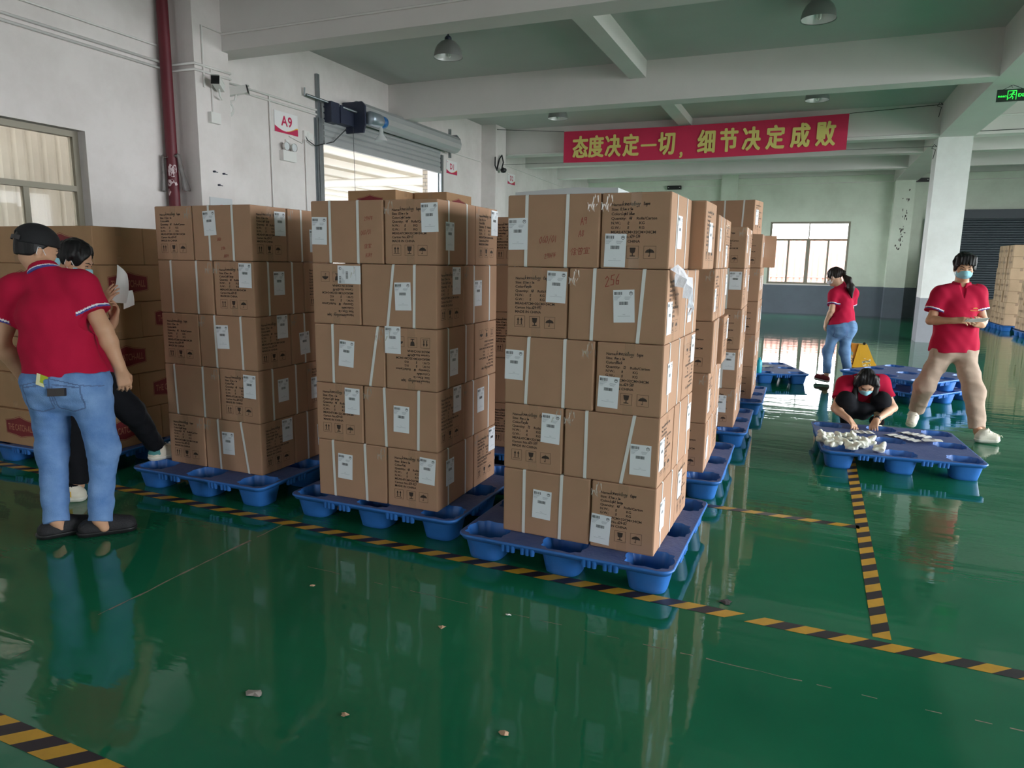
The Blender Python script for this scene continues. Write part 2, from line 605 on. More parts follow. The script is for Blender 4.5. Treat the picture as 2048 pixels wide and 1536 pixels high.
tag(MB().box(3.45, 3.8, Y_FAR - 0.34, Y_FAR - 0.3, 3.0, 3.16).build('control_box', M_WHITEPL), 'pale box mounted on the grey shutter housing', 'box')

# ---- loading door in the left wall with its half raised shutter
M_SLAT = mat('silver_shutter_slats', (172, 174, 176), 0.42, metal=0.12, var=0.06, vscale=3)
XW = X_WALL_L
d2 = empty('door_2', (0, 0, 0))
tag(d2, 'silver roller shutter rolled up over the bright loading door', 'shutter', kind='structure')
sb = MB()
z = 3.40
while z < 3.95:
    x = XW + 0.06
    sb.prism([(x, z), (x + 0.02, z + 0.015), (x + 0.02, z + 0.07), (x, z + 0.085)], 1, DOOR[0] + 0.02, DOOR[1] - 0.02)
    # outline given as (x, z) pairs for an extrusion along y
    z += 0.09
sb.box(XW + 0.03, XW + 0.06, DOOR[0], DOOR[1], 3.38, 4.0)
sb.box(XW + 0.035, XW + 0.1, DOOR[0], DOOR[1], 3.36, 3.41)
sb.build('shutter_slats', M_SLAT, d2)
rb = MB()
prof = []
for k in range(37):
    t = 2 * PI * k / 36
    prof.append((XW + 0.23 + 0.17 * math.cos(t) * (1.04 if k % 3 == 0 else 1), 3.98 + 0.17 * math.sin(t) * (1.04 if k % 3 == 0 else 1)))
rb.prism(prof[:-1], 1, 10.45, 14.05)
rb.build('shutter_roll', M_SLAT, d2)
for yy in (DOOR[0] - 0.11, DOOR[1] + 0.02):
    gr = MB()
    gr.box(XW, XW + 0.07, yy, yy + 0.04, 0, 3.75)
    gr.box(XW, XW + 0.012, yy - 0.03, yy + 0.09, 0, 3.75)
    gr.box(XW + 0.06, XW + 0.075, yy, yy + 0.1, 0, 3.75)
    gr.build('guide_rail', M_STEEL, d2)
br = MB()
br.box(XW, XW + 0.05, 9.66, 9.72, 3.3, 4.42)
br.box(XW, XW + 0.05, 14.2, 14.25, 3.75, 4.35)
br.tube([(XW + 0.04, 9.35, 4.02), (XW + 0.05, 9.35, 4.14)], 0.012)
br.tube([(XW + 0.05, 9.38, 4.04), (XW + 0.3, 10.4, 3.95)], 0.022)
br.prism([(XW, 3.86), (XW + 0.26, 3.86), (XW + 0.34, 3.95), (XW + 0.34, 4.1), (XW + 0.26, 4.2), (XW, 4.2)], 1, 14.1, 14.13)
br.build('support_bracket', M_STEEL, d2)
mo = MB()
mo.box(XW + 0.05, XW + 0.22, 9.78, 10.0, 3.7, 4.02)
mo.prism([(XW + 0.02, 3.62), (XW + 0.42, 3.62), (XW + 0.46, 3.75), (XW + 0.46, 4.05), (XW + 0.4, 4.12), (XW + 0.02, 4.12)], 1, 10.36, 10.4)
mo.box(XW + 0.02, XW + 0.24, 10.0, 10.36, 3.72, 4.0)
mo.build('motor_bracket', M_DARKSTEEL, d2)
mt = MB()
mt.lathe([(0, 0), (0.1, 0), (0.115, 0.03), (0.115, 0.3), (0.095, 0.34), (0, 0.34)], n=20, M=Matrix.Translation((XW + 0.5, 10.42, 3.86)) @ Matrix.Rotation(-PI / 2, 4, 'X'))
mt.build('motor', mat('silver_motor', (160, 172, 184), 0.35, metal=0.7), d2)
mt = MB()
mt.lathe([(0, 0), (0.1, 0), (0.1, 0.1), (0, 0.1)], n=20, M=Matrix.Translation((XW + 0.5, 10.77, 3.86)) @ Matrix.Rotation(-PI / 2, 4, 'X'))
mt.build('motor_cap', mat('blue_plastic_cap', (40, 104, 168), 0.4), d2)
MB().tube([(XW + 0.2, 10.2, 3.66), (XW + 0.12, 9.95, 3.42), (XW + 0.06, 9.55, 3.3), (XW + 0.05, 9.38, 3.36), (XW + 0.03, 9.34, 3.43)], 0.008, mi=0).tube([(XW + 0.3, 10.25, 3.68), (XW + 0.31, 10.26, 2.3)], 0.004).build('motor_cable', M_WIRE, d2)
bulb = MB()
bulb.lathe([(0.02, 0.0), (0.035, -0.06), (0.04, -0.12), (0.1, -0.2), (0.115, -0.23)], (XW + 0.62, 10.6, 3.74), 16)
o = bulb.build('hanging_lamp', mat('clear_lamp_plastic', (225, 228, 230), 0.15, alpha=0.55))
tag(o, 'small clear funnel lamp hanging under the shutter motor', 'lamp')

# opening trim
tag(MB().box(XW - 0.25, XW, DOOR[0] - 0.02, DOOR[0] + 0.04, 0, DOOR[2]).build('trim_2', mat('light_steel_trim', (186, 196, 206), 0.4, metal=0.4)), kind='structure')

# ---- what is outside the openings
M_YARD = mat('concrete_yard', (122, 120, 116), 0.9)
tag(MB().box(-40, 40, Y_FAR + 0.3, 60, -0.3, -0.15).box(-40, XW - 0.3, -20, Y_FAR + 0.3, -0.3, -0.15).box(X_WALL_R + 0.3, 40, -20, Y_FAR + 0.3, -0.3, -0.15).build('yard', M_YARD), kind='structure')
M_FENCE = mat('faded_red_sheeting', (176, 126, 116), 0.8, var=0.2, vscale=0.7, rgb2=(186, 140, 128))
fb2 = MB()
x = -8.0
while x < 8:
    fb2.box(x, x + 0.16, 34.0, 34.06, -0.15, 2.75)
    fb2.box(x + 0.16, x + 0.24, 34.06, 34.1, -0.15, 2.75)
    x += 0.24
fb2.box(-8, 8, 33.96, 34.0, 1.05, 1.09)
tag(fb2.build('container_fence', M_FENCE), 'faded red corrugated sheeting outside the end window', 'fence')
M_CREAM = mat('cream_sheeting', (188, 183, 168), 0.8, var=0.1, vscale=2)
cb = MB()
y = -1.0
while y < 8:
    cb.prism([(XW - 1.3, y), (XW - 1.28, y + 0.05), (XW - 1.28, y + 0.13), (XW - 1.3, y + 0.18)], 2, -0.15, 3.6)
    y += 0.18
tag(cb.build('sheeting_screen', M_CREAM), 'cream corrugated sheeting close outside the window by the red badge cartons', 'fence')
# canopy outside the loading door
M_CANOPY = mat('white_canopy', (228, 226, 220), 0.7)
ca = empty('loading_canopy', (-10, 12, 0))
tag(ca, 'white canopy with steel purlins outside the loading door', 'canopy')
C0 = Vector((-10, 12, 0))


def rel(mb):
    mb.v = [tuple(Vector(p) - C0) for p in mb.v]
    return mb


rel(MB().box(-30, -11, 2, 44, 4.9, 4.95).box(-11, -7.8, 2, 16.6, 4.9, 4.95)).build('canopy_roof', mat('canopy_sheet', (196, 188, 172), 0.7), ca)
for k in range(12):
    xx = -8.6 - k * 1.7
    rel(MB().box(xx - 0.07, xx + 0.07, 2, 44 if xx < -11 else 16.6, 4.68, 4.9)).build('purlin', M_CANOPY, ca)
for yy in (15.2, 24.0):
    rel(MB().tube([(-30, yy, 4.5), (-8 if yy < 16 else -11, yy, 4.5)], 0.16)).build('truss', M_CANOPY, ca)
for yy in (3.0, 33.0):
    rel(MB().tube([(-13.3, yy, -0.15), (-13.3, yy, 4.9)], 0.09)).build('post', M_CANOPY, ca)
# brick pier seen through the door
M_BRICK = mat('pale_brick', (150, 142, 130), 0.85)
_nt = M_BRICK.node_tree
_bt = _nt.nodes.new('ShaderNodeTexBrick')
_bt.inputs['Scale'].default_value = 1.0
_bt.inputs['Brick Width'].default_value = 0.24
_bt.inputs['Row Height'].default_value = 0.09
_bt.inputs['Mortar Size'].default_value = 0.008
_bt.inputs['Color1'].default_value = lin((150, 142, 130))
_bt.inputs['Color2'].default_value = lin((140, 130, 118))
_bt.inputs['Mortar'].default_value = lin((96, 92, 88))
_g = _nt.nodes.new('ShaderNodeNewGeometry')
_s = _nt.nodes.new('ShaderNodeSeparateXYZ')
_c = _nt.nodes.new('ShaderNodeCombineXYZ')
_nt.links.new(_g.outputs['Position'], _s.inputs[0])
_nt.links.new(math_node(_nt, 'ADD', _s.outputs['X'], _s.outputs['Y']), _c.inputs[0])
_nt.links.new(_s.outputs['Z'], _c.inputs[1])
_nt.links.new(_c.outputs[0], _bt.inputs['Vector'])
_nt.links.new(_bt.outputs['Color'], _nt.nodes['Principled BSDF'].inputs['Base Color'])
tag(MB().box(-8.95, -8.7, 15.6, 16.4, -0.15, 4.6).build('brick_pier', M_BRICK), 'pale brick pier just outside the loading door', 'pier')
# ------------------------------------------------------------------ pallets
M_PAL = mat('blue_pallet_plastic', (48, 112, 192), 0.42, var=0.18, vscale=5, bump=0.1, bscale=60)
M_PALTOP = mat('dusty_blue_pallet_deck', (84, 98, 146), 0.6, var=0.35, vscale=7, bump=0.35, bscale=55, rgb2=(54, 76, 132))
M_PALRIB = M_PAL
PAL = 0.55


def rr_hit(cx, cy, dx, dy, x0, x1, y0, y1, r=0.06):
    """ray from (cx, cy) to the border of a cell; the pallet's outer corners are rounded"""
    t = 1e9
    if abs(dx) > 1e-9:
        t = min(t, ((x1 if dx > 0 else x0) - cx) / dx)
    if abs(dy) > 1e-9:
        t = min(t, ((y1 if dy > 0 else y0) - cy) / dy)
    px, py = cx + dx * t, cy + dy * t
    k = PAL - r
    if abs(px) > k and abs(py) > k:
        ax, ay = math.copysign(k, px), math.copysign(k, py)
        lo, hi = 0.0, t
        for _ in range(30):
            m = (lo + hi) / 2
            qx, qy = cx + dx * m, cy + dy * m
            out = abs(qx) > k and abs(qy) > k and math.hypot(qx - ax, qy - ay) > r
            lo, hi = (lo, m) if out else (m, hi)
        px, py = cx + dx * lo, cy + dy * lo
    return px, py


def cup_outline(a, b, n=40, e=3.2, scallop=0.0):
    out = []
    for k in range(n):
        t = 2 * PI * k / n
        c, s = math.cos(t), math.sin(t)
        q = 1 + scallop * math.cos(10 * t)
        out.append((a * q * math.copysign(abs(c) ** (2 / e), c), b * q * math.copysign(abs(s) ** (2 / e), s)))
    return out


def pallet_meshes():
    deck = MB()
    cuts = [-PAL, -0.205, 0.205, PAL]
    cen = [-0.425, 0.0, 0.425]
    hole = cup_outline(0.112, 0.105, scallop=0.06)
    n = len(hole)
    for i in range(3):
        for j in range(3):
            x0, x1, y0, y1 = cuts[i], cuts[i + 1], cuts[j], cuts[j + 1]
            cx, cy = cen[i], cen[j]
            inner = [(cx + hx, cy + hy) for hx, hy in hole]
            outer = [list(rr_hit(cx, cy, hx, hy, x0, x1, y0, y1)) for hx, hy in hole]
            for qx in (x0, x1):
                for qy in (y0, y1):
                    if abs(qx) == PAL and abs(qy) == PAL:
                        continue
                    k = min(range(n), key=lambda k: (outer[k][0] - qx) ** 2 + (outer[k][1] - qy) ** 2)
                    outer[k] = [qx, qy]
            for zt, flip, mi in ((0.14, False, 1), (0.126, True, 0)):
                vs = [(p[0], p[1], zt) for p in inner] + [(p[0], p[1], zt) for p in outer]
                fs = [(k, n + k, n + (k + 1) % n, (k + 1) % n) for k in range(n)]
                if flip:
                    fs = [f[::-1] for f in fs]
                deck.add(vs, fs, mi)
            # raised lip round each cup
    # outer skirt
    r = 0.06
    path = []
    for ax, ay, t0 in ((PAL - r, PAL - r, 0), (-PAL + r, PAL - r, 90), (-PAL + r, -PAL + r, 180), (PAL - r, -PAL + r, 270)):
        for k in range(9):
            t = math.radians(t0 + k * 90 / 8)
            path.append((ax, ay, math.cos(t), math.sin(t)))
    prof = [(0.0, 0.14), (0.006, 0.137), (0.007, 0.131), (-0.001, 0.123), (-0.008, 0.111), (-0.014, 0.111), (-0.012, 0.126)]
    m = len(path)
    vs = [(ax + c * (r + o), ay + s * (r + o), z) for o, z in prof for ax, ay, c, s in path]
    fs = [(i * m + k, (i + 1) * m + k, (i + 1) * m + (k + 1) % m, i * m + (k + 1) % m) for i in range(len(prof) - 1) for k in range(m)]
    deck.add(vs, fs, 0, True)
    # ribbed lugs between the feet on all four sides
    for side in range(4):
        R = Matrix.Rotation(side * PI / 2, 4, 'Z')
        for g in (-0.265, -0.16, 0.16, 0.265):
            for q in (-0.026, 0.0, 0.026):
                deck.lathe([(0.0115, 0.0), (0.0145, 0.042)], (g + q, -PAL + 0.009, 0.090), 8, 0, True, R)
                deck.disc((g + q, -PAL + 0.009, 0.090), 0.0115, 8, 0, R)
    dm = deck.mesh('pallet_deck', [M_PAL, M_PALTOP])
    leg = MB()
    top_o, bot_o = cup_outline(0.116, 0.108), cup_outline(0.088, 0.082)
    top_i, bot_i = cup_outline(0.112, 0.105, scallop=0.06), cup_outline(0.08, 0.074, scallop=0.04)
    zs = [0.126, 0.1, 0.06, 0.02, 0.004]
    rings = []
    for z in zs:
        t = (0.126 - z) / 0.126
        rings.append([(a[0] * (1 - t) + b[0] * t, a[1] * (1 - t) + b[1] * t, z) for a, b in zip(top_o, bot_o)])
    rings.append([(x * 0.95, y * 0.95, 0.0) for x, y in bot_o])
    vs = [p for g in rings for p in g]
    fs = [(i * n + k, (i + 1) * n + k, (i + 1) * n + (k + 1) % n, i * n + (k + 1) % n) for i in range(len(rings) - 1) for k in range(n)]
    leg.add(vs, fs, 0, True)
    leg.add(rings[-1], [tuple(range(n - 1, -1, -1))], 0)
    inn = []
    for z, t in ((0.1395, 0), (0.08, 0.45), (0.02, 0.95), (0.014, 1)):
        inn.append([(a[0] * (1 - t) + b[0] * t, a[1] * (1 - t) + b[1] * t, z) for a, b in zip(top_i, bot_i)])
    vs = [p for g in inn for p in g]
    fs = [(i * n + k, i * n + (k + 1) % n, (i + 1) * n + (k + 1) % n, (i + 1) * n + k) for i in range(len(inn) - 1) for k in range(n)]
    leg.add(vs, fs, 0, True)
    leg.add(inn[-1], [tuple(range(n))], 0)
    lm = leg.mesh('pallet_leg', [M_PAL])
    return dm, lm, cen


PAL_DECK, PAL_LEG, PAL_CEN = pallet_meshes()


def pallet(x, y, rz, label, z=0.0, group='blue plastic pallets'):
    root = empty('plastic_pallet', (x, y, z), rz)
    tag(root, label, 'pallet', group)
    link('deck', PAL_DECK, root)
    for cx in PAL_CEN:
        for cy in PAL_CEN:
            link('leg', PAL_LEG, root, (cx, cy, 0))
    return root


# ------------------------------------------------------------------ hand lettering (pen strokes)
GL = {
    'k': [[(0, 1), (0, 0)], [(.35, .5), (.02, .25), (.38, 0)]], 'i': [[(.1, .5), (.1, 0)], [(.1, .68), (.1, .72)]],
    'n': [[(0, .5), (0, 0), (.05, .35), (.25, .5), (.33, .35), (.35, 0)]], 'e': [[(0, .27), (.32, .3), (.25, .5), (.05, .42), (.02, .12), (.2, 0), (.36, .1)]],
    's': [[(.3, .47), (.1, .48), (.08, .3), (.28, .2), (.2, 0), (0, .04)]], 'o': [[(.18, .5), (.02, .3), (.1, .02), (.3, .08), (.33, .35), (.18, .5)]],
    'l': [[(.05, 0), (.2, .6), (.15, 1), (.05, .8), (.1, .1), (.2, 0)]], 'g': [[(.32, .48), (.08, .45), (.05, .12), (.3, .15), (.33, .48), (.28, -.4), (.02, -.35)]],
    'y': [[(0, .5), (.12, .1), (.32, .5)], [(.32, .5), (.2, -.3), (0, -.38)]], 't': [[(.15, .9), (.12, .1), (.3, 0)], [(0, .55), (.3, .58)]],
    'a': [[(.3, .45), (.08, .45), (.03, .08), (.25, .08), (.32, .48), (.33, 0), (.4, .05)]], 'p': [[(.02, .5), (0, -.4)], [(.02, .4), (.25, .5), (.32, .2), (.03, .03)]],
    'r': [[(0, .5), (.02, 0)], [(.02, .3), (.2, .5), (.3, .44)]], 'u': [[(0, .5), (.05, .05), (.25, .08), (.32, .5), (.34, 0)]],
    'w': [[(0, .5), (.12, 0), (.25, .42), (.38, 0), (.5, .5)]], 'h': [[(0, 1), (0, 0), (.08, .4), (.28, .45), (.32, 0)]], 'b': [[(0, 1), (0, 0), (.28, .05), (.3, .4), (.02, .42)]],
    'c': [[(.3, .44), (.1, .48), (.02, .2), (.15, 0), (.32, .08)]], 'm': [[(0, .5), (0, 0), (.12, .48), (.22, .4), (.22, 0), (.34, .48), (.45, .38), (.46, 0)]], 'x': [[(0, .55), (.35, 0)], [(.35, .55), (0, 0)]],
    'd': [[(.32, .45), (.08, .45), (.03, .05), (.3, .08), (.34, 1), (.35, 0)]], 'B': [[(.05, 1), (0, 0), (.35, .08), (.3, .5), (.03, .52), (.3, .62), (.32, .95), (.03, 1)]],
    'L': [[(.1, 1), (0, 0), (.4, .05)]], 'P': [[(.05, 1), (0, 0)], [(.05, 1), (.38, .9), (.3, .52), (.03, .48)]], 'W': [[(0, 1), (.15, 0), (.3, .7), (.42, 0), (.6, 1)]],
    '0': [[(.18, .9), (0, .5), (.12, 0), (.35, .35), (.3, .85), (.18, .9)]], '1': [[(.12, .9), (.1, 0)]], '2': [[(0, .7), (.15, .92), (.32, .7), (.02, 0), (.4, .03)]],
    '3': [[(0, .85), (.28, .85), (.12, .5), (.32, .3), (.2, 0), (0, .08)]], '4': [[(.2, .95), (0, .35), (.38, .38)], [(.28, .65), (.24, 0)]], '5': [[(.36, .92), (.08, .9), (.03, .52), (.3, .48), (.28, .05), (0, .03)]],
    '6': [[(.3, .95), (.05, .5), (.05, .08), (.28, .05), (.3, .38), (.05, .35)]], '7': [[(0, .88), (.36, .9), (.15, 0)]], '8': [[(.3, .85), (.05, .85), (.3, .25), (.15, 0), (.02, .2), (.32, .8)]],
    '9': [[(.32, .8), (.05, .85), (.08, .5), (.32, .6), (.32, .9), (.26, 0)]], '.': [[(.05, .03), (.08, 0)]], '-': [[(0, .4), (.3, .42)]], '/': [[(0, -.1), (.35, 1)]], 'A': [[(0, 0), (.2, 1), (.4, 0)], [(.08, .4), (.34, .42)]],
    'Y0': [[(.1, 1), (0, .7)], [(.05, .85), (.7, .88)], [(.4, .88), (.38, 0)], [(.05, .55), (.65, .58)], [(.15, .3), (.65, .32)]],
    'C1': [[(.3, 1), (0, .55)], [(.25, .65), (.22, 0)], [(.35, .75), (.6, 1), (.9, .72)], [(.45, .6), (.8, .62)], [(.62, .8), (.62, 0), (.5, .1)], [(.4, .35), (.85, .36)], [(.5, .2), (.4, .05)], [(.75, .22), (.9, .05)]],
    'C2': [[(.2, 1), (.35, .85)], [(.7, 1), (.55, .85)], [(.1, .8), (.85, .8), (.8, .5), (.12, .5), (.1, .8)], [(.47, .8), (.47, .5)], [(.25, .4), (.7, .4), (.68, 0), (.25, 0), (.25, .4)], [(.25, .2), (.68, .2)]],
    'C3': [[(.45, 1), (.5, .9)], [(.05, .7), (.08, .85), (.9, .85), (.85, .7)], [(.25, .7), (.7, .7)], [(.3, .55), (.65, .55), (.65, .2), (.3, .2), (.3, .55)], [(.3, .38), (.65, .38)], [(.05, .05), (.95, .05)]],
}


def scribble(mb, glyphs, o, ex, ey, h, wd, mi, gap=0.12, lift=0.001, jit=None):
    """pen strokes of height h starting at o"""
    o, ex, ey = Vector(o), Vector(ex).normalized(), Vector(ey).normalized()
    nrm = ex.cross(ey) * lift
    x = 0.0
    jit = jit or random.Random(1)
    for ch in glyphs:
        if ch == ' ':
            x += 0.45
            continue
        st = GL[ch]
        wmax = max(p[0] for s in st for p in s)
        dy = jit.uniform(-.04, .04)
        for s in st:
            P = [o + ex * (h * (x + p[0] + 0.15 * p[1])) + ey * (h * (p[1] + dy)) + nrm for p in s]
            for a, b in zip(P[:-1], P[1:]):
                d = (b - a)
                if d.length < 1e-6:
                    continue
                d.normalize()
                t = nrm.normalized().cross(d) * (wd / 2)
                e = d * (wd * 0.3)
                mb.add([a - e - t, b + e - t, b + e + t, a - e + t], [(0, 1, 2, 3)], mi)
        x += wmax + gap
    return x * h


# ------------------------------------------------------------------ strapped shipping cartons
M_CARD = mat('corrugated_cardboard', (180, 141, 115), 0.78, var=0.10, vscale=4, bump=0.06, bscale=25, spec=0.25)
M_CARD2 = mat('plain_cardboard', (176, 138, 104), 0.75, var=0.12, vscale=5, bump=0.06, bscale=20, spec=0.25)
M_INK = mat('dark_printing_ink', (58, 44, 36), 0.7)
M_PEN = mat('black_marker_pen', (28, 24, 24), 0.6)
M_RED = mat('red_marker_pen', (150, 52, 40), 0.6)
M_STRAP = mat('white_packing_strap', (226, 224, 222), 0.4, spec=0.4)
M_LAB = mat('white_label_paper', (232, 234, 240), 0.5)
M_LABINK = mat('label_ink', (40, 42, 48), 0.6)
M_LABGREY = mat('label_fine_print', (170, 174, 182), 0.6)
M_TAPE = mat('clear_packing_tape', (205, 172, 140), 0.12, alpha=0.16, spec=0.6)
M_BADGE = mat('dark_red_print', (128, 34, 42), 0.7, var=0.15, vscale=20)
M_BADGETXT = mat('badge_lettering', (176, 112, 88), 0.7)

CL, CW, CH = 0.468, 0.318, 0.338
PITCH_Z = 0.34
SIZES = ['12.5cm x 5m', '10cm x 5m', '5cm x 5m']
TEXTS = {  # size, colour, quantity, net, gross, carton number
    'lightblue': ('12.5cm x 5m', 'Light blue', '48', '12', '13', '624-534'),
    'purple': ('12.5cm x 5m', 'Purple', '48', '12', '13', '624-497'),
    'black': ('10cm x 5m', 'Black', '72', '14', '15', '624-588'),
    'purple2': ('10cm x 5m', 'Purple', '72', '14', '15', '624-509'),
    'beige': ('12.5cm x 5m', 'Light beige', '48', '12', '13', '624-152'),
    'beige2': ('12.5cm x 5m', 'Light beige', '48', '12', '13', '624-17'),
    'white': ('12.5cm x 5m', 'white', '48', '12', '13', '624-199'),
    'beige3': ('12.5cm x 5m', 'Light beige', '48', '12', '13', '624-121'),
    'pink': ('12.5cm x 5m', 'Pink', '48', '12', '13', '624-427'),
    'white2': ('12.5cm x 5m', 'white', '48', '12', '13', '624-49'),
}
GL['i2'] = GL['i']


def rounded_box(mb, L, Wd, H, r=0.008, mi=0, bulge=0.0):
    bm = bmesh.new()
    bmesh.ops.create_cube(bm, size=1.0)
    bmesh.ops.scale(bm, vec=(L, Wd, H), verts=bm.verts)
    bmesh.ops.translate(bm, vec=(0, 0, H / 2), verts=bm.verts)
    bmesh.ops.bevel(bm, geom=list(bm.edges), offset=r, segments=2, affect='EDGES', profile=0.6)
    bm.verts.index_update()
    mb.add([tuple(v.co) for v in bm.verts], [tuple(v.index for v in f.verts) for f in bm.faces], mi, False)
    bm.free()


def icon_set(mb, o, ex, mi):
    """two arrows, a glass and an umbrella in framed squares; o is the left bottom corner"""
    ey = Vector((0, 0, 1))
    M = frame_matrix(o, ex, ey)

    def rect(x0, y0, x1, y1):
        mb.add([(x0, y0, .0008), (x1, y0, .0008), (x1, y1, .0008), (x0, y1, .0008)], [(0, 1, 2, 3)], mi, False, M)

    def pol(pts):
        mb.add([(x, y, .0008) for x, y in pts], [tuple(range(len(pts)))], mi, False, M)
    s, t = 0.056, 0.0014
    for k in range(3):
        x = k * 0.079
        rect(x, 0, x + s, t); rect(x, s - t, x + s, s); rect(x, t, x + t, s - t); rect(x + s - t, t, x + s, s - t)
        if k == 0:
            rect(x + .01, .009, x + .046, .0115)
            for c in (.019, .037):
                rect(x + c - .0025, .014, x + c + .0025, .036)
                pol([(x + c - .0065, .034), (x + c + .0065, .034), (x + c, .048)])
        elif k == 1:
            pol([(x + .017, .028), (x + .039, .028), (x + .042, .048), (x + .014, .048)])
            pol([(x + .021, .024), (x + .035, .024), (x + .039, .028), (x + .017, .028)])
            rect(x + .0255, .013, x + .0305, .025)
            rect(x + .016, .009, x + .04, .013)
        else:
            pts = [(x + .028 + .021 * math.cos(a), .026 + .016 * math.sin(a)) for a in [PI * q / 10 for q in range(11)]]
            pol(pts)
            rect(x + .0268, .012, x + .0292, .046)
            rect(x + .0225, .0095, x + .0292, .012)
            rect(x + .0215, .0095, x + .0235, .015)


CARTON_MESH = {}


def carton_mesh(key):
    if key in CARTON_MESH:
        return CARTON_MESH[key]
    mb = MB()
    rounded_box(mb, CL, CW, CH)
    # the flaps meet along the top: a thin dark seam
    mb.box(-CL / 2 + 0.004, CL / 2 - 0.004, -0.0012, 0.0012, CH - 0.0002, CH + 0.0006, 1)
    sz, colr, q, nw, gw, no = TEXTS[key]
    jit = random.Random(key)
    for sgn in (1, -1):
        ex = Vector((0, sgn, 0))
        ey = Vector((0, 0, 1))
        org = Vector((sgn * CL / 2, -sgn * CW / 2, 0))

        def P(u, z):
            return org + ex * u + ey * z
        z0, dz, x0 = 0.279, 0.0203, 0.046
        rows = ['Name:', 'Size:', 'Color:', 'Quantity:', 'N.W.:', 'G.W.:', 'MEAS:47CM×32CM×34CM', 'Carton No.:', 'MADE IN CHINA']
        for k, tx in enumerate(rows):
            put_text(mb, tx, P(x0, z0 - k * dz), ex, ey, 0.0165, 1, bold=0.0004, sx=1.12)
        put_text(mb, 'Rolls/Carton', P(0.163, z0 - 3 * dz), ex, ey, 0.0165, 1, bold=0.0004, sx=1.1)
        for k in (4, 5):
            put_text(mb, 'KG', P(0.176, z0 - k * dz), ex, ey, 0.0165, 1, bold=0.0004, sx=1.1)
        h, w = 0.017, 0.0022
        x = scribble(mb, 'kinesiology', P(0.096, z0 + 0.002), ex, ey, h * 1.1, w, 2, jit=jit)
        scribble(mb, 'tape', P(0.192, z0 + 0.002), ex, ey, h, w, 2, jit=jit)
        scribble(mb, sz, P(0.086, z0 - dz + .001), ex, ey, h * .72, w * .85, 2, jit=jit)
        scribble(mb, colr, P(0.094, z0 - 2 * dz + .001), ex, ey, h * .85, w * .9, 2, jit=jit)
        scribble(mb, q, P(0.13, z0 - 3 * dz), ex, ey, h * .8, w, 2, jit=jit)
        scribble(mb, nw, P(0.122, z0 - 4 * dz), ex, ey, h * .72, w * .8, 2, jit=jit)
        scribble(mb, gw, P(0.122, z0 - 5 * dz), ex, ey, h * .72, w * .8, 2, jit=jit)
        scribble(mb, no, P(0.137, z0 - 7 * dz + .001), ex, ey, h * .85, w * .9, 2, jit=jit)
        icon_set(mb, P(0.044, 0.046), ex, 1)
    CARTON_MESH[key] = mb.mesh('carton_' + key, [M_CARD, M_INK, M_PEN])
    return CARTON_MESH[key]


STRAP_MESH = {}


def strap_mesh(xf_top, xf_bot, xb_top=None, xb_bot=None, w=0.0165):
    """band round the carton: x on the -y face at top and bottom, x on the +y face"""
    xb_top = xf_top if xb_top is None else xb_top
    xb_bot = xf_bot if xb_bot is None else xb_bot
    key = (xf_top, xf_bot, xb_top, xb_bot)
    if key in STRAP_MESH:
        return STRAP_MESH[key]
    mb = MB()
    t0, t1 = 0.0002, 0.0016
    hy = CW / 2
    ring = [(xf_bot, -hy, 0.004, 0, -1), (xf_top, -hy, CH - 0.004, 0, -1), (xf_top, -hy + .004, CH, 1, 0), (xb_top, hy - .004, CH, 1, 0), (xb_top, hy, CH - .004, 0, 1), (xb_bot, hy, .004, 0, 1), (xb_bot, hy - .004, 0, -1, 0), (xf_bot, -hy + .004, 0, -1, 0)]
    n = len(ring)
    for a, b in ((0, 1), (1, 2), (2, 3), (3, 4), (4, 5), (5, 6), (6, 7), (7, 0)):
        pa, pb = ring[a], ring[b]

        def q(p, s, t):
            return (p[0] + s * w / 2, p[1] + (p[4] * t), p[2] + p[3] * t)
        vs = [q(pa, -1, t1), q(pa, 1, t1), q(pb, 1, t1), q(pb, -1, t1), q(pa, -1, t0), q(pa, 1, t0), q(pb, 1, t0), q(pb, -1, t0)]
        mb.add(vs, [(0, 1, 2, 3), (0, 4, 5, 1), (3, 2, 6, 7)], 0)
    STRAP_MESH[key] = mb.mesh('strap', [M_STRAP])
    return STRAP_MESH[key]


def tape_mesh(L, H, w, top, name='packing_tape'):
    """one strip of clear tape over the top (or under the bottom) seam, running a little down both ends"""
    mb = MB()
    e = L / 2 + 0.0012
    z = H + 0.0009 if top else -0.0006
    zd = H - 0.06 if top else 0.055
    vs = []
    for x, zz in ((-e, zd), (-e, z), (e, z), (e, zd)):
        vs += [(x, -w, zz), (x, w, zz)]
    mb.add(vs, [(0, 1, 3, 2), (2, 3, 5, 4), (4, 5, 7, 6)] if not top else [(0, 2, 3, 1), (2, 4, 5, 3), (4, 6, 7, 5)])
    return mb.mesh(name, [M_TAPE])


TAPES = (tape_mesh(CL, CH, 0.024, True), tape_mesh(CL, CH, 0.024, False))


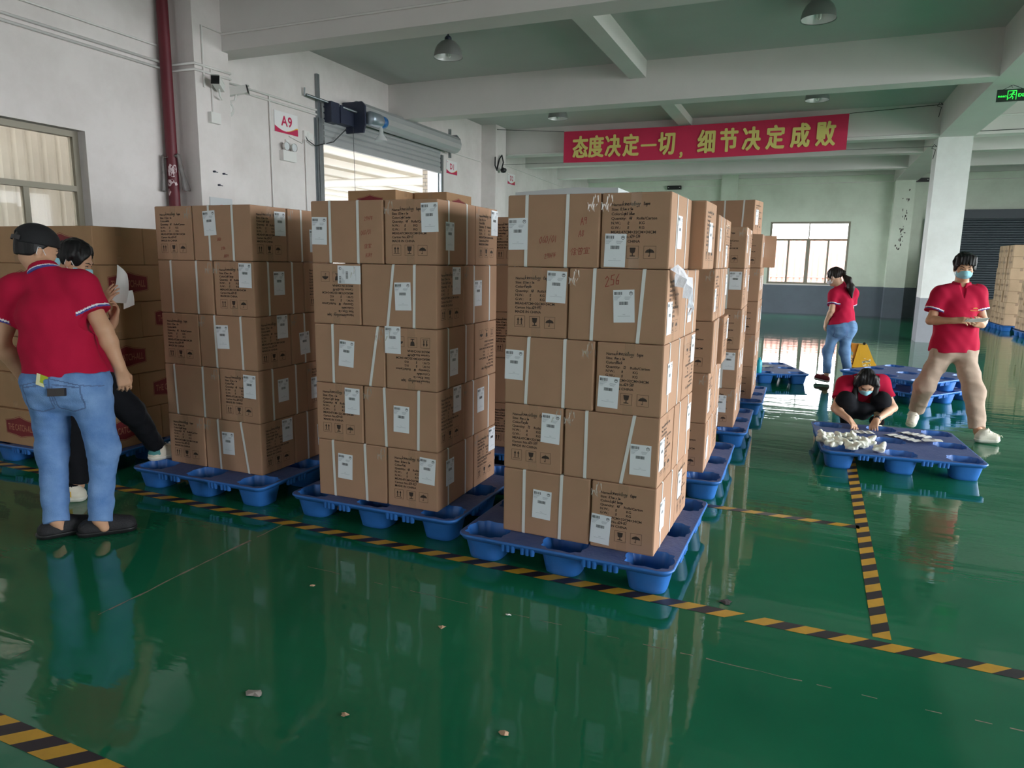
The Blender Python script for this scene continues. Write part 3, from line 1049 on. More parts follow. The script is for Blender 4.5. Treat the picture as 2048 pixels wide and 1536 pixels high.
def label_mesh():
    mb = MB()
    w, h = 0.1, 0.15
    mb.box(-w / 2, w / 2, -h / 2, h / 2, 0, 0.0006)
    z = 0.0011

    def r(x0, y0, x1, y1, mi):
        mb.add([(x0, y0, z), (x1, y0, z), (x1, y1, z), (x0, y1, z)], [(0, 1, 2, 3)], mi)
    g = random.Random(5)

    def bars(x0, x1, y0, y1):
        x = x0
        while x < x1:
            b = g.choice((.0009, .0014, .0022))
            r(x, y0, min(x + b, x1), y1, 1)
            x += b + g.choice((.0007, .0012, .002))
    bars(-.045, -.008, .052, .066)
    bars(-.022, .02, .006, .021)
    M = Matrix.Translation((.034, .058, z))
    n = 20
    vs = [(rr * math.cos(2 * PI * k / n), rr * math.sin(2 * PI * k / n), 0) for rr in (.0085, .0065) for k in range(n)]
    mb.add(vs, [(k, (k + 1) % n, n + (k + 1) % n, n + k) for k in range(n)], 1, False, M)
    mb.add([(-.0035, .0, 0), (.0035, 0, 0), (.005, .004, 0), (-.005, .004, 0)], [(0, 1, 2, 3)], 1, False, M)
    for k, (a, b) in enumerate(((-.046, -.012), (-.046, -.02), (-.046, -.026), (-.046, -.03))):
        r(a, .046 - k * .0055, b, .0478 - k * .0055, 2)
    for k, (a, b) in enumerate(((.004, .034), (.002, .03), (.006, .026))):
        r(a, .041 - k * .005, b, .0427 - k * .005, 2)
    r(-.03, -.046, .03, -.0448, 2)
    r(-.006, -.039, .006, -.0375, 2)
    return mb.mesh('shipping_label', [M_LAB, M_LABINK, M_LABGREY])


LABEL = label_mesh()
M_GLINT = mat('crinkled_tape_glint', (236, 226, 214), 0.15, alpha=0.4, spec=0.8)  # pale see-through colour stands in for highlights on crinkled tape


def tape_glint_mesh():
    mb = MB()
    g = random.Random(17)
    for k in range(9):
        a = g.uniform(-.03, .02)
        z = CH - g.uniform(.0, .05)
        L, w, t = g.uniform(.015, .045), g.uniform(.0015, .004), g.uniform(-.5, .5)
        c = Vector((a, 0, z - L / 2))
        d, n = Vector((math.sin(t), 0, -math.cos(t))), Vector((math.cos(t), 0, math.sin(t)))
        y = -.0012 - g.uniform(0, .0015)
        p = [c - d * L / 2 - n * w, c - d * L / 2 + n * w, c + d * L / 2 + n * w * .4, c + d * L / 2 - n * w * .4]
        mb.add([(q.x, y, q.z) for q in p], [(3, 2, 1, 0)], 0)
    return mb.mesh('tape_glint_slivers', [M_GLINT])


GLINTS = tape_glint_mesh()
STRAPS_STD = (strap_mesh(-0.118, -0.118), strap_mesh(0.106, 0.106))
CTR = [0]


class Stack:
    def __init__(self, x, y, yaw, z0=0.141):
        self.M = Matrix.Translation((x, y, z0)) @ Matrix.Rotation(yaw, 4, 'Z')
        self.z0 = z0
        self.yaw = yaw

    def carton(self, u, v, layer, turn, label, key='beige', labels=(), straps=None, flip=False, jit=(0, 0, 0), group=None, hw=()):
        """u, v: corner nearest the front left; turn 0 = strapped face to the front, 1 = printed face to the front"""
        CTR[0] += 1
        hu, hv = ((CL if turn == 0 else CW) / 2, (CW if turn == 0 else CL) / 2)
        cu, cv = u + (0.47 if turn == 0 else 0.32) / 2 + jit[0], v + (0.32 if turn == 0 else 0.47) / 2 + jit[1]
        z = layer * PITCH_Z
        base = self.M @ Matrix.Translation((cu, cv, z)) @ Matrix.Rotation(jit[2], 4, 'Z')
        Mc = base @ Matrix.Rotation(0 if turn == 0 else -PI / 2, 4, 'Z')
        if flip:
            Mc = Mc @ Matrix.Translation((0, 0, CH)) @ Matrix.Rotation(PI, 4, 'X')
        o = link('carton', carton_mesh(key))
        o.matrix_world = Mc
        tag(o, label, 'carton', group)
        inv = Mc.inverted()
        for sm in (straps or STRAPS_STD):
            link('strap', sm, o)
        for tm in TAPES:
            link('packing_tape', tm, o)
        for face, fu, fz, rot in labels:
            if face == 'F':
                p, ex = Vector((-hu + fu * 2 * hu, -hv - 0.0018, fz * CH)), Vector((1, 0, 0))
            elif face == 'R':
                p, ex = Vector((hu + 0.0018, -hv + fu * 2 * hv, fz * CH)), Vector((0, 1, 0))
            else:
                p, ex = Vector((-hu - 0.0018, hv - fu * 2 * hv, fz * CH)), Vector((0, -1, 0))
            L = base @ frame_matrix(p, ex, (0, 0, 1)) @ Matrix.Rotation(math.radians(rot), 4, 'Z')
            c = link('shipping_label', LABEL, o)
            c.matrix_local = inv @ L
        if CTR[0] % 3 != 1:                    # pale slivers paint the glints of crinkled tape at the upper corner
            fx = 1 if CTR[0] % 2 else -1
            for p, ex in ((Vector((fx * (hu - .03), -hv, 0)), (1, 0, 0)), (Vector((hu, -hv + .03, 0)), (0, 1, 0)))[:1 + CTR[0] % 2]:
                c = link('tape_glint', GLINTS, o)
                c.matrix_local = inv @ base @ frame_matrix(p, ex, (0, 0, 1)) @ Matrix.Rotation(-PI / 2, 4, 'X')
        if hw:
            mb = MB()
            for gl, fu, fz, h, wd, tilt in hw:
                t = math.radians(tilt)
                ex, ey = Vector((math.cos(t), 0, math.sin(t))), Vector((-math.sin(t), 0, math.cos(t)))
                scribble(mb, gl, (-hu + fu * 2 * hu, -hv - 0.0005, fz * CH), ex, ey, h, wd, 0)
            c = mb.build('red_lettering', M_RED, o)
            c.matrix_local = inv @ base
        return o


def slant(a_top, a_bot, b_top, b_bot):
    return (strap_mesh(a_top, a_bot, -0.118, -0.118), strap_mesh(b_top, b_bot, 0.106, 0.106))


LAYER = ['bottom', 'second', 'third', 'fourth', 'top']
KEYS = list(TEXTS)
rj = random.Random(11)


def jj(s=0.002):
    return (rj.uniform(-s, s), rj.uniform(-s, s), rj.uniform(-0.003, 0.003))


# layout of one layer: P = long face front left, Q = printed face front left
LAY = {'P': [('front left', 0.0, 0.0, 0), ('front right', 0.477, 0.0, 1), ('back right', 0.327, 0.477, 0), ('back left', 0.0, 0.327, 1)],
       'Q': [('front left', 0.0, 0.0, 1), ('front right', 0.327, 0.0, 0), ('back right', 0.477, 0.327, 1), ('back left', 0.0, 0.477, 0)]}


def build_stack(st, pattern, name, spec, skip=(), jits=None, top_word='top'):
    """pattern from the bottom up; spec[(layer, place)] = dict of carton() arguments (labels, key, flip ...)"""
    made = {}
    for k, p in enumerate(pattern):
        for place, u, v, turn in LAY[p]:
            if (k, place) in skip or place in skip:
                continue
            d = dict(spec.get((k, place), {}))
            key = d.pop('key', KEYS[(k * 3 + len(place)) % len(KEYS)])
            if 'labels' not in d:
                d['labels'] = [('R', rj.uniform(.25, .75), rj.uniform(.4, .6), rj.uniform(-4, 4))] if 'right' in place else []
            what = d.pop('what', None) or ('strapped brown carton' if turn == 0 else 'printed brown carton')
            lab = '%s, %s, %s layer, %s' % (what, place, LAYER[k], name)
            jit = d.pop('jit', None) or jj()
            made[(k, place)] = st.carton(u, v, k, turn, lab, key=key, jit=jit, group='cartons of the ' + name, **d)
    return made


# ---- nearest stack (front, right of the middle of the photo)
A = Stack(-1.372, 3.207, -0.031)
specA = {
    (4, 'front left'): dict(labels=[('F', .12, .46, 1)], hw=[(['0', '6', '0', '/', '0', '1'], .36, .33, .034, .002, 4), (['2', '9', '1', '4', 'Y0'], .42, .12, .024, .0017, 6), (['A', '9'], .80, .58, .034, .0025, 8), (['A', '8'], .78, .42, .03, .002, 4), (['C1', 'C2', 'C3'], .70, .17, .032, .002, 4)], what='carton with red handwriting', straps=slant(-.133, -.135, .075, .07), key='lightblue'),
    (4, 'front right'): dict(labels=[('F', .22, .24, -1), ('R', .42, .5, 0)], key='lightblue'),
    (4, 'back right'): dict(labels=[('R', .5, .48, 0)], jit=(0.07, 0.008, -0.006), key='white2'),
    (3, 'front left'): dict(labels=[('F', .82, .73, -2)], key='purple'),
    (3, 'front right'): dict(labels=[('F', .58, .5, 3), ('R', .2, .35, 0)], hw=[(['2', '5', '6'], .38, .76, .05, .003, 8)], straps=slant(-.108, -.115, .126, .108), what='carton marked 256 in red', key='beige2'),
    (3, 'back right'): dict(labels=[('R', .5, .42, 0)]),
    (2, 'front left'): dict(labels=[('F', .11, .58, -1)], straps=slant(-.105, -.117, .084, .082), key='black'),
    (2, 'front right'): dict(labels=[('F', .2, .3, -2), ('R', .3, .5, 0)], key='black'),
    (2, 'back right'): dict(labels=[('R', .75, .75, 0)], flip=True),
    (1, 'front left'): dict(labels=[('F', .8, .68, -2)], key='purple2'),
    (1, 'front right'): dict(labels=[('F', .82, .38, 0), ('R', .2, .45, 0)], straps=slant(-.122, -.122, .112, .06)),
    (1, 'back right'): dict(labels=[('R', .82, .62, 0)]),
    (0, 'front left'): dict(labels=[('F', .46, .5, -2)], straps=slant(-.118, -.118, .085, .08), key='beige'),
    (0, 'front right'): dict(labels=[('F', .16, .28, -3), ('R', .3, .5, 0)], key='beige'),
    (0, 'back right'): dict(labels=[('R', .28, .6, 0)]),
}
build_stack(A, 'PQPQP', 'nearest stack', specA)
pallet(-1.005, 3.60, -0.02, 'blue plastic pallet under the nearest stack of cartons')

# torn clear wrap hanging at the right edge of the nearest stack
M_FILM = mat('torn_white_film', (206, 206, 216), 0.3, alpha=0.85, bump=0.5, bscale=40)
fb3 = MB()
pts_l, pts_r = [], []
g3 = random.Random(4)
n = 9
base = A.M
for k in range(n):
    t = k / (n - 1)
    c = Vector((0.80 + 0.05 * math.sin(t * 2.4), 0.02 + 0.26 * t, 1.345 - 0.17 * t ** 1.3))
    w = 0.015 + 0.055 * t * (1.15 - t) * 2 + (0.02 if k % 2 else 0)
    pts_l.append(base @ (c + Vector((0.012 * (k % 3), -0.2 * w, w))))
    pts_r.append(base @ (c + Vector((0.02 * ((k + 1) % 2), 0.2 * w, -w))))
for k in range(n - 1):
    mid0, mid1 = (pts_l[k] + pts_r[k]) / 2 + Vector((0.015, 0, 0)), (pts_l[k + 1] + pts_r[k + 1]) / 2 + Vector((0.015, 0, 0))
    fb3.quad(pts_l[k], pts_l[k + 1], mid1, mid0)
    fb3.quad(mid0, mid1, pts_r[k + 1], pts_r[k])
tag(fb3.build('torn_film', M_FILM), 'torn strip of white film hanging off the side of the nearest stack', 'film')

# ---- middle front stack
B = Stack(-2.594, 3.269, 0.013)
specB = {
    (4, 'front left'): dict(labels=[('F', .12, .52, -1)], hw=[(['2', '9', '1', '4', 'Y0'], .75, .68, .022, .0016, 3), (['0', '6', '0', '/', '0', '1'], .7, .45, .026, .0016, 6), (['C1', 'C3'], .74, .24, .024, .0016, 3), (['A', '8', 'A', '9'], .76, .1, .022, .0016, 5)], straps=slant(-.107, -.107, .075, .075), what='carton with faint red writing'),
    (4, 'front right'): dict(labels=[('F', .86, .72, 2), ('R', .3, .45, 0)], key='beige2'),
    (4, 'back right'): dict(labels=[('R', .85, .75, 0)]),
    (3, 'front left'): dict(labels=[('F', .78, .82, 90)], flip=True, what='carton printed upside down', key='white'),
    (3, 'front right'): dict(labels=[('F', .56, .5, 2), ('R', .72, .75, 0)], straps=slant(-.03, -.07, .1, .095), key='beige2'),
    (3, 'back right'): dict(labels=[('R', .4, .52, 0)]),
    (2, 'front left'): dict(labels=[('F', .46, .52, -4)], straps=slant(-.11, -.11, .19, .135), key='white2'),
    (2, 'front right'): dict(labels=[('F', .14, .8, 0), ('R', .42, .42, 0)], flip=True, what='carton printed upside down', key='white'),
    (2, 'back right'): dict(labels=[], flip=True),
    (1, 'front left'): dict(labels=[('F', .78, .72, -1)], key='beige3'),
    (1, 'front right'): dict(labels=[('F', .52, .5, -1), ('R', .75, .78, 0)], straps=slant(-.1, -.09, .12, .115), key='beige3'),
    (1, 'back right'): dict(labels=[('R', .5, .6, 0)]),
    (0, 'front left'): dict(labels=[('F', .4, .56, -2)], straps=slant(-.13, -.12, .09, .1)),
    (0, 'front right'): dict(labels=[('F', .8, .68, -3), ('R', .32, .58, 0)], key='pink'),
    (0, 'back right'): dict(labels=[('R', .82, .75, 0)]),
}
build_stack(B, 'PQPQP', 'middle front stack', specB)
pallet(-2.205, 3.74, 0.0, 'blue plastic pallet under the middle front stack of cartons')

# ---- left front stack
Cs = Stack(-3.927, 3.385, -0.002)
specC = {
    (4, 'front left'): dict(labels=[], key='white2'),
    (4, 'front right'): dict(labels=[('F', .3, .68, 3), ('R', .8, .7, 0)], hw=[(['0', '6', '0', '1'], .42, .36, .02, .0016, 3), (['2', '9', '1', '4'], .48, .2, .02, .0016, 3), (['A', '8', 'A', '9'], .52, .06, .02, .0016, 3)], straps=slant(-.1, -.1, .09, .09), key='beige2'),
    (3, 'front left'): dict(labels=[], straps=slant(-.12, -.12, .1, .1)),
    (3, 'front right'): dict(labels=[('F', .8, .75, -1), ('R', .48, .6, 0)], key='beige3'),
    (2, 'front left'): dict(labels=[], key='white'),
    (2, 'front right'): dict(labels=[('F', .42, .6, 2), ('R', .75, .78, 0)], straps=slant(-.1, -.095, .115, .12), key='white'),
    (1, 'front left'): dict(labels=[], straps=slant(-.15, -.14, .1, .1)),
    (1, 'front right'): dict(labels=[('F', .78, .7, -1), ('R', .48, .55, 0)], key='pink'),
    (0, 'front left'): dict(labels=[], key='beige'),
    (0, 'front right'): dict(labels=[('F', .42, .55, 1), ('R', .78, .75, 0)], straps=slant(-.12, -.11, .075, .125), key='beige'),
}
build_stack(Cs, 'QPQPQ', 'left front stack', specC)
pallet(-3.515, 3.73, 0.0, 'blue plastic pallet under the left front stack of cartons')

# ---- right row going back behind the nearest stack
A2 = Stack(-1.345, 4.685, 0.015)
specA2 = {
    (4, 'front right'): dict(labels=[('R', .3, .55, 0)]), (4, 'back right'): dict(labels=[('R', .3, .25, 0)], jit=(0.004, 0.006, -0.01)),
    (3, 'front right'): dict(labels=[('R', .2, .4, 0)]), (3, 'back right'): dict(labels=[('R', .9, .65, 0)]),
    (2, 'front right'): dict(labels=[], jit=(0.006, -0.02, 0.03)), (2, 'back right'): dict(labels=[('R', .85, .7, 0)], jit=(0.03, 0.02, 0.0)),
    (1, 'front right'): dict(labels=[('R', .25, .42, 0)]), (1, 'back right'): dict(labels=[('R', .8, .6, 0)]),
    (0, 'front right'): dict(labels=[('R', .25, .45, 0)]), (0, 'back right'): dict(labels=[('R', .85, .7, 0)]),
}
build_stack(A2, 'PQPQP', 'second stack of the right row', specA2, skip=('back left',))
pallet(-0.975, 5.07, 0.01, 'blue plastic pallet under the second stack of the right row')
A3 = Stack(-1.29, 6.165, 0.02)
specA3 = {
    (4, 'front right'): dict(labels=[('R', .3, .6, 0)]), (4, 'back right'): dict(labels=[('R', .3, .3, 0)]),
    (3, 'front right'): dict(labels=[('F', .86, .7, 0), ('R', .75, .75, 0)]), (3, 'back right'): dict(labels=[('R', .8, .6, 0)]),
    (2, 'front right'): dict(labels=[('R', .35, .62, 0)], jit=(0.004, -0.015, 0.02)), (2, 'back right'): dict(labels=[('R', .6, .5, 0)], jit=(0.0, 0.01, 0.0)),
    (1, 'front right'): dict(labels=[('F', .84, .7, 0), ('R', .7, .7, 0)]), (1, 'back right'): dict(labels=[('R', .5, .65, 0)]),
    (0, 'front right'): dict(labels=[('F', .62, .6, 0), ('R', .3, .6, 0)]), (0, 'back right'): dict(labels=[('R', .5, .6, 0)]),
}
build_stack(A3, 'PQPQP', 'third stack of the right row', specA3, skip=('back left',))
pallet(-0.935, 6.55, 0.015, 'blue plastic pallet under the third stack of the right row')
A4 = Stack(-1.25, 7.63, 0.01)
specA4 = {(k, p): dict(labels=[('R', .4 if k % 2 else .6, .55, 0)]) for k in range(5) for p in ('front right', 'back right')}
madeA4 = build_stack(A4, 'PQPQP', 'fourth stack of the right row', specA4, skip=('back left',))
A4.carton(0.245, 0.0, 5, 0, 'strapped carton on the very top of the fourth stack of the right row', labels=[('R', .3, .5, 0)], jit=(0.02, 0.04, -0.2), straps=slant(-.07, -.07, .125, .115))
A4.carton(-0.14, 0.06, 5, 1, 'brown carton beside the topmost strapped one on the fourth stack of the right row', jit=(0.01, 0.02, 0.0))
pallet(-0.89, 8.0, 0.01, 'blue plastic pallet under the fourth stack of the right row')
# an opened flap on the fourth stack
fl = MB()
fl.cbox((0, 0.06, 0), (0.004, 0.12, 0.33))
o = fl.build('open_flap', M_CARD, madeA4[(4, 'back right')])
o.matrix_local = madeA4[(4, 'back right')].matrix_world.inverted() @ A4.M @ Matrix.Translation((0.80, 0.335, 1.53)) @ Matrix.Rotation(-1.35, 4, 'Z')

# ---- stack behind the middle front stack, seen through the gap beside the nearest stack
B2 = Stack(-2.62, 4.72, 0.0)
build_stack(B2, 'PQPQP', 'stack behind the middle front stack', {(k, p): dict(labels=[('F', .85, .5, 0)]) for k in range(5) for p in ('front right', 'front left')}, skip=('back left', 'back right'))
pallet(-2.22, 5.1, 0.0, 'blue plastic pallet in the shade behind the middle front stack')

# ------------------------------------------------------------------ cartons with a red badge
BL, BW, BH = 0.598, 0.398, 0.2615
BADGE = [(-.155, -.045), (-.155, .045), (-.06, .06), (0, .078), (.06, .06), (.155, .045), (.155, -.045), (.06, -.056), (0, -.068), (-.06, -.056)]


def badge_carton_mesh():
    mb = MB()
    rounded_box(mb, BL, BW, BH, 0.007)
    for s in (-1, 1):
        ex = Vector((-s, 0, 0))
        org = Vector((0.02 * s, s * BW / 2, BH / 2))
        M = frame_matrix(org, ex, (0, 0, 1))
        mb.add([(x * 1.0, y, .0006) for x, y in BADGE], [tuple(range(9, -1, -1))], 1, False, M)
        outer = [(x * 1.045, y * 1.12, .0005) for x, y in BADGE]
        inn = [(x * 1.025, y * 1.075, .0005) for x, y in BADGE]
        mb.add(outer + inn, [(k, (k + 1) % 10, 10 + (k + 1) % 10, 10 + k)[::-1] for k in range(10)], 1, False, M)
        put_text(mb, 'THE CATCH-ALL', org + Vector((s * 0.138, 0, -0.024)), ex, (0, 0, 1), 0.068, 2, bold=0.001, lift=0.0011, fit=0.276)
    return mb.mesh('badge_carton', [M_CARD2, M_BADGE, M_BADGETXT])


BADGE_MESH = badge_carton_mesh()
BADGE_TAPES = (tape_mesh(BL, BH, 0.026, True), tape_mesh(BL, BH, 0.026, False))


def badge_carton(x, y, z, rz, label, group):
    o = link('badge_carton', BADGE_MESH, None, (x, y, z), (0, 0, rz))
    tag(o, label, 'carton', group)
    for tm in BADGE_TAPES:
        link('packing_tape', tm, o)
    return o


ORD = ['bottom', 'second', 'third', 'fourth', 'fifth', 'top']
gD = random.Random(21)


def badge_stack(x0, y_of_row, name, rows, keep):
    for k in range(rows):
        q = (rows - 1 - k) % 2 == 0          # top layer has its long side front right
        lay = ([('front left', 0, 0, 1), ('front right', .4, 0, 0), ('back right', .6, .4, 1)] if q else [('front left', 0, 0, 0), ('front right', .6, 0, 1), ('back right', .4, .6, 0)])
        for place, u, v, turn in lay:
            if place not in keep:
                continue
            w, d = ((.6, .4) if turn == 0 else (.4, .6))
            x, y = x0 + u + w / 2 + gD.uniform(-.003, .003), y_of_row(k) + v + d / 2
            badge_carton(x, y, 0.141 + k * 0.2635, (0 if turn == 0 else PI / 2) + gD.uniform(-.003, .003), 'red badge carton, %s, %s layer, %s' % (place, ORD[k] if k < 6 else 'upper', name), 'badge cartons of the ' + name)


badge_stack(-5.50, lambda k: 3.22 + 0.03 * k, 'stack behind the two men', 6, ('front left', 'front right', 'back right'))
pallet(-5.0, 3.74, 0.03, 'blue plastic pallet under the red badge cartons behind the two men')
badge_stack(-6.66, lambda k: 3.42 + 0.01 * k, 'stack at the left edge', 6, ('front right', 'back right'))
pallet(-6.15, 3.9, 0.0, 'blue plastic pallet at the left edge under red badge cartons')
for k in range(8):
    badge_carton(-4.34, 6.68, 0.141 + k * 0.2635, 0.0, 'brown carton with red badge against the bright loading door, above the middle front stack' if k == 7 else 'red badge carton lower in the tall column before the loading door, layer %d' % (k + 1), 'tall column before the loading door')
pallet(-4.1, 7.0, 0.0, 'blue plastic pallet under the tall column before the loading door')
badge_carton(-3.82, 7.12, 0.141 + 7 * 0.2635, PI / 2, 'brown carton end beside the red badge one before the bright door', 'tall column before the loading door')
for k in range(7):
    badge_carton(-3.82, 7.12, 0.141 + k * 0.2635, PI / 2, 'brown carton in the second column before the loading door, layer %d' % (k + 1), 'tall column before the loading door')

# pale board lying on cartons behind the nearest stack
B4 = Stack(-2.75, 6.75, 0.0)
for k in range(6):
    B4.carton(0.0, 0.0, k, 0, 'brown carton under the pale board behind the nearest stack, layer %d' % (k + 1), group='cartons under the pale board')
    B4.carton(0.484, 0.0, k, 0, 'brown carton under the right of the pale board, layer %d' % (k + 1), group='cartons under the pale board')
pallet(-2.3, 7.1, 0.0, 'blue plastic pallet under the cartons with the pale board')
wb = MB()
wb.prism([(-2.80, 2.186), (-1.74, 2.186), (-1.74, 2.236), (-2.17, 2.25), (-2.80, 2.215)], 1, 6.75, 7.35)
tag(wb.build('pale_board', mat('pale_grey_board', (196, 200, 202), 0.6)), 'pale grey board lying on the cartons behind the nearest stack', 'board')

# ------------------------------------------------------------------ plain cartons at the back right
M_CARD3 = mat('pale_cardboard', (196, 166, 136), 0.8, var=0.15, vscale=4)
M_TAPEB = mat('brown_tape', (150, 122, 96), 0.35)
PL, PW, PH = 0.46, 0.46, 0.283


def plain_carton_mesh():
    mb = MB()
    rounded_box(mb, PL - .004, PW - .004, PH, 0.01)
    mb.box(-PL / 2 - .0005, -PL / 2 + .004, -.13, .13, PH * .42, PH * .6, 1)
    mb.box(-PL / 2 - .0003, -PL / 2 + .004, -.0015, .0015, 0.01, PH - .01, 2)
    mb.box(-.03, .03, -PW / 2 - .0005, -PW / 2 + .003, PH - .07, PH - .005, 1)
    return mb.mesh('plain_carton', [M_CARD3, M_TAPEB, M_INK])


PLAIN = plain_carton_mesh()
gE = random.Random(9)


def plain(x, y, k, label, group):
    o = link('plain_carton', PLAIN, None, (x, y, 0.141 + k * 0.2845), (0, 0, gE.uniform(-.03, .03)))
    tag(o, label, 'carton', group)


XE = 4.62
col = ['front', 'middle', 'rear']
for k in range(7):
    for c in range(3):
        plain(XE + PL / 2 + gE.uniform(-.015, .015), 21.0 + PW / 2 + c * 0.475, k, 'plain brown carton, %s column, layer %d of the tall stack beside the grey shutter' % (col[c], k + 1), 'tall stack beside the grey shutter')
    plain(XE + PL * 1.5 + .03, 21.0 + PW / 2, k, 'plain brown carton, right column, layer %d of the tall stack beside the grey shutter' % (k + 1), 'tall stack beside the grey shutter')
for c, nk in enumerate((5, 4, 4)):
    for k in range(nk):
        plain(XE + 0.05 + PL / 2 + gE.uniform(-.015, .015), 18.75 + PW / 2 + c * 0.475, k, 'plain brown carton, %s column, layer %d of the lower stack at the right edge' % (col[c], k + 1), 'lower stack at the right edge')
for k in range(2):
    plain(XE - 0.05 + PL / 2, 22.95 + PW / 2, k, 'plain brown carton on the low pile at the far end, %s' % ('on top' if k else 'below'), 'low pile at the far end')
for i, yy in enumerate((19.3, 21.42, 22.54, 23.68)):
    pallet(XE + 0.48, yy, 0.0, 'blue plastic pallet under the plain cartons at the back right, %s' % ('nearest', 'second from the right edge', 'third from the right edge', 'farthest')[i])

# ------------------------------------------------------------------ pallets standing free on the floor
pallet(0.72, 6.30, 0.07, 'blue plastic pallet in front of the crouching woman, white scraps and papers on it')
pallet(-0.575, 10.147, 0.33, 'empty blue pallet beyond the right row with a few papers on it')
pallet(1.20, 9.52, -0.65, 'lower of two stacked empty pallets behind the crouching woman')
pallet(1.20, 9.52, -0.65, 'upper of two stacked empty pallets behind the crouching woman', z=0.142)
# ------------------------------------------------------------------ people: one smooth surface per body, grown from distance fields
V = lambda *a: np.array(a if len(a) > 1 else a[0], dtype=float)


def unit(a):
    return a / np.linalg.norm(a)


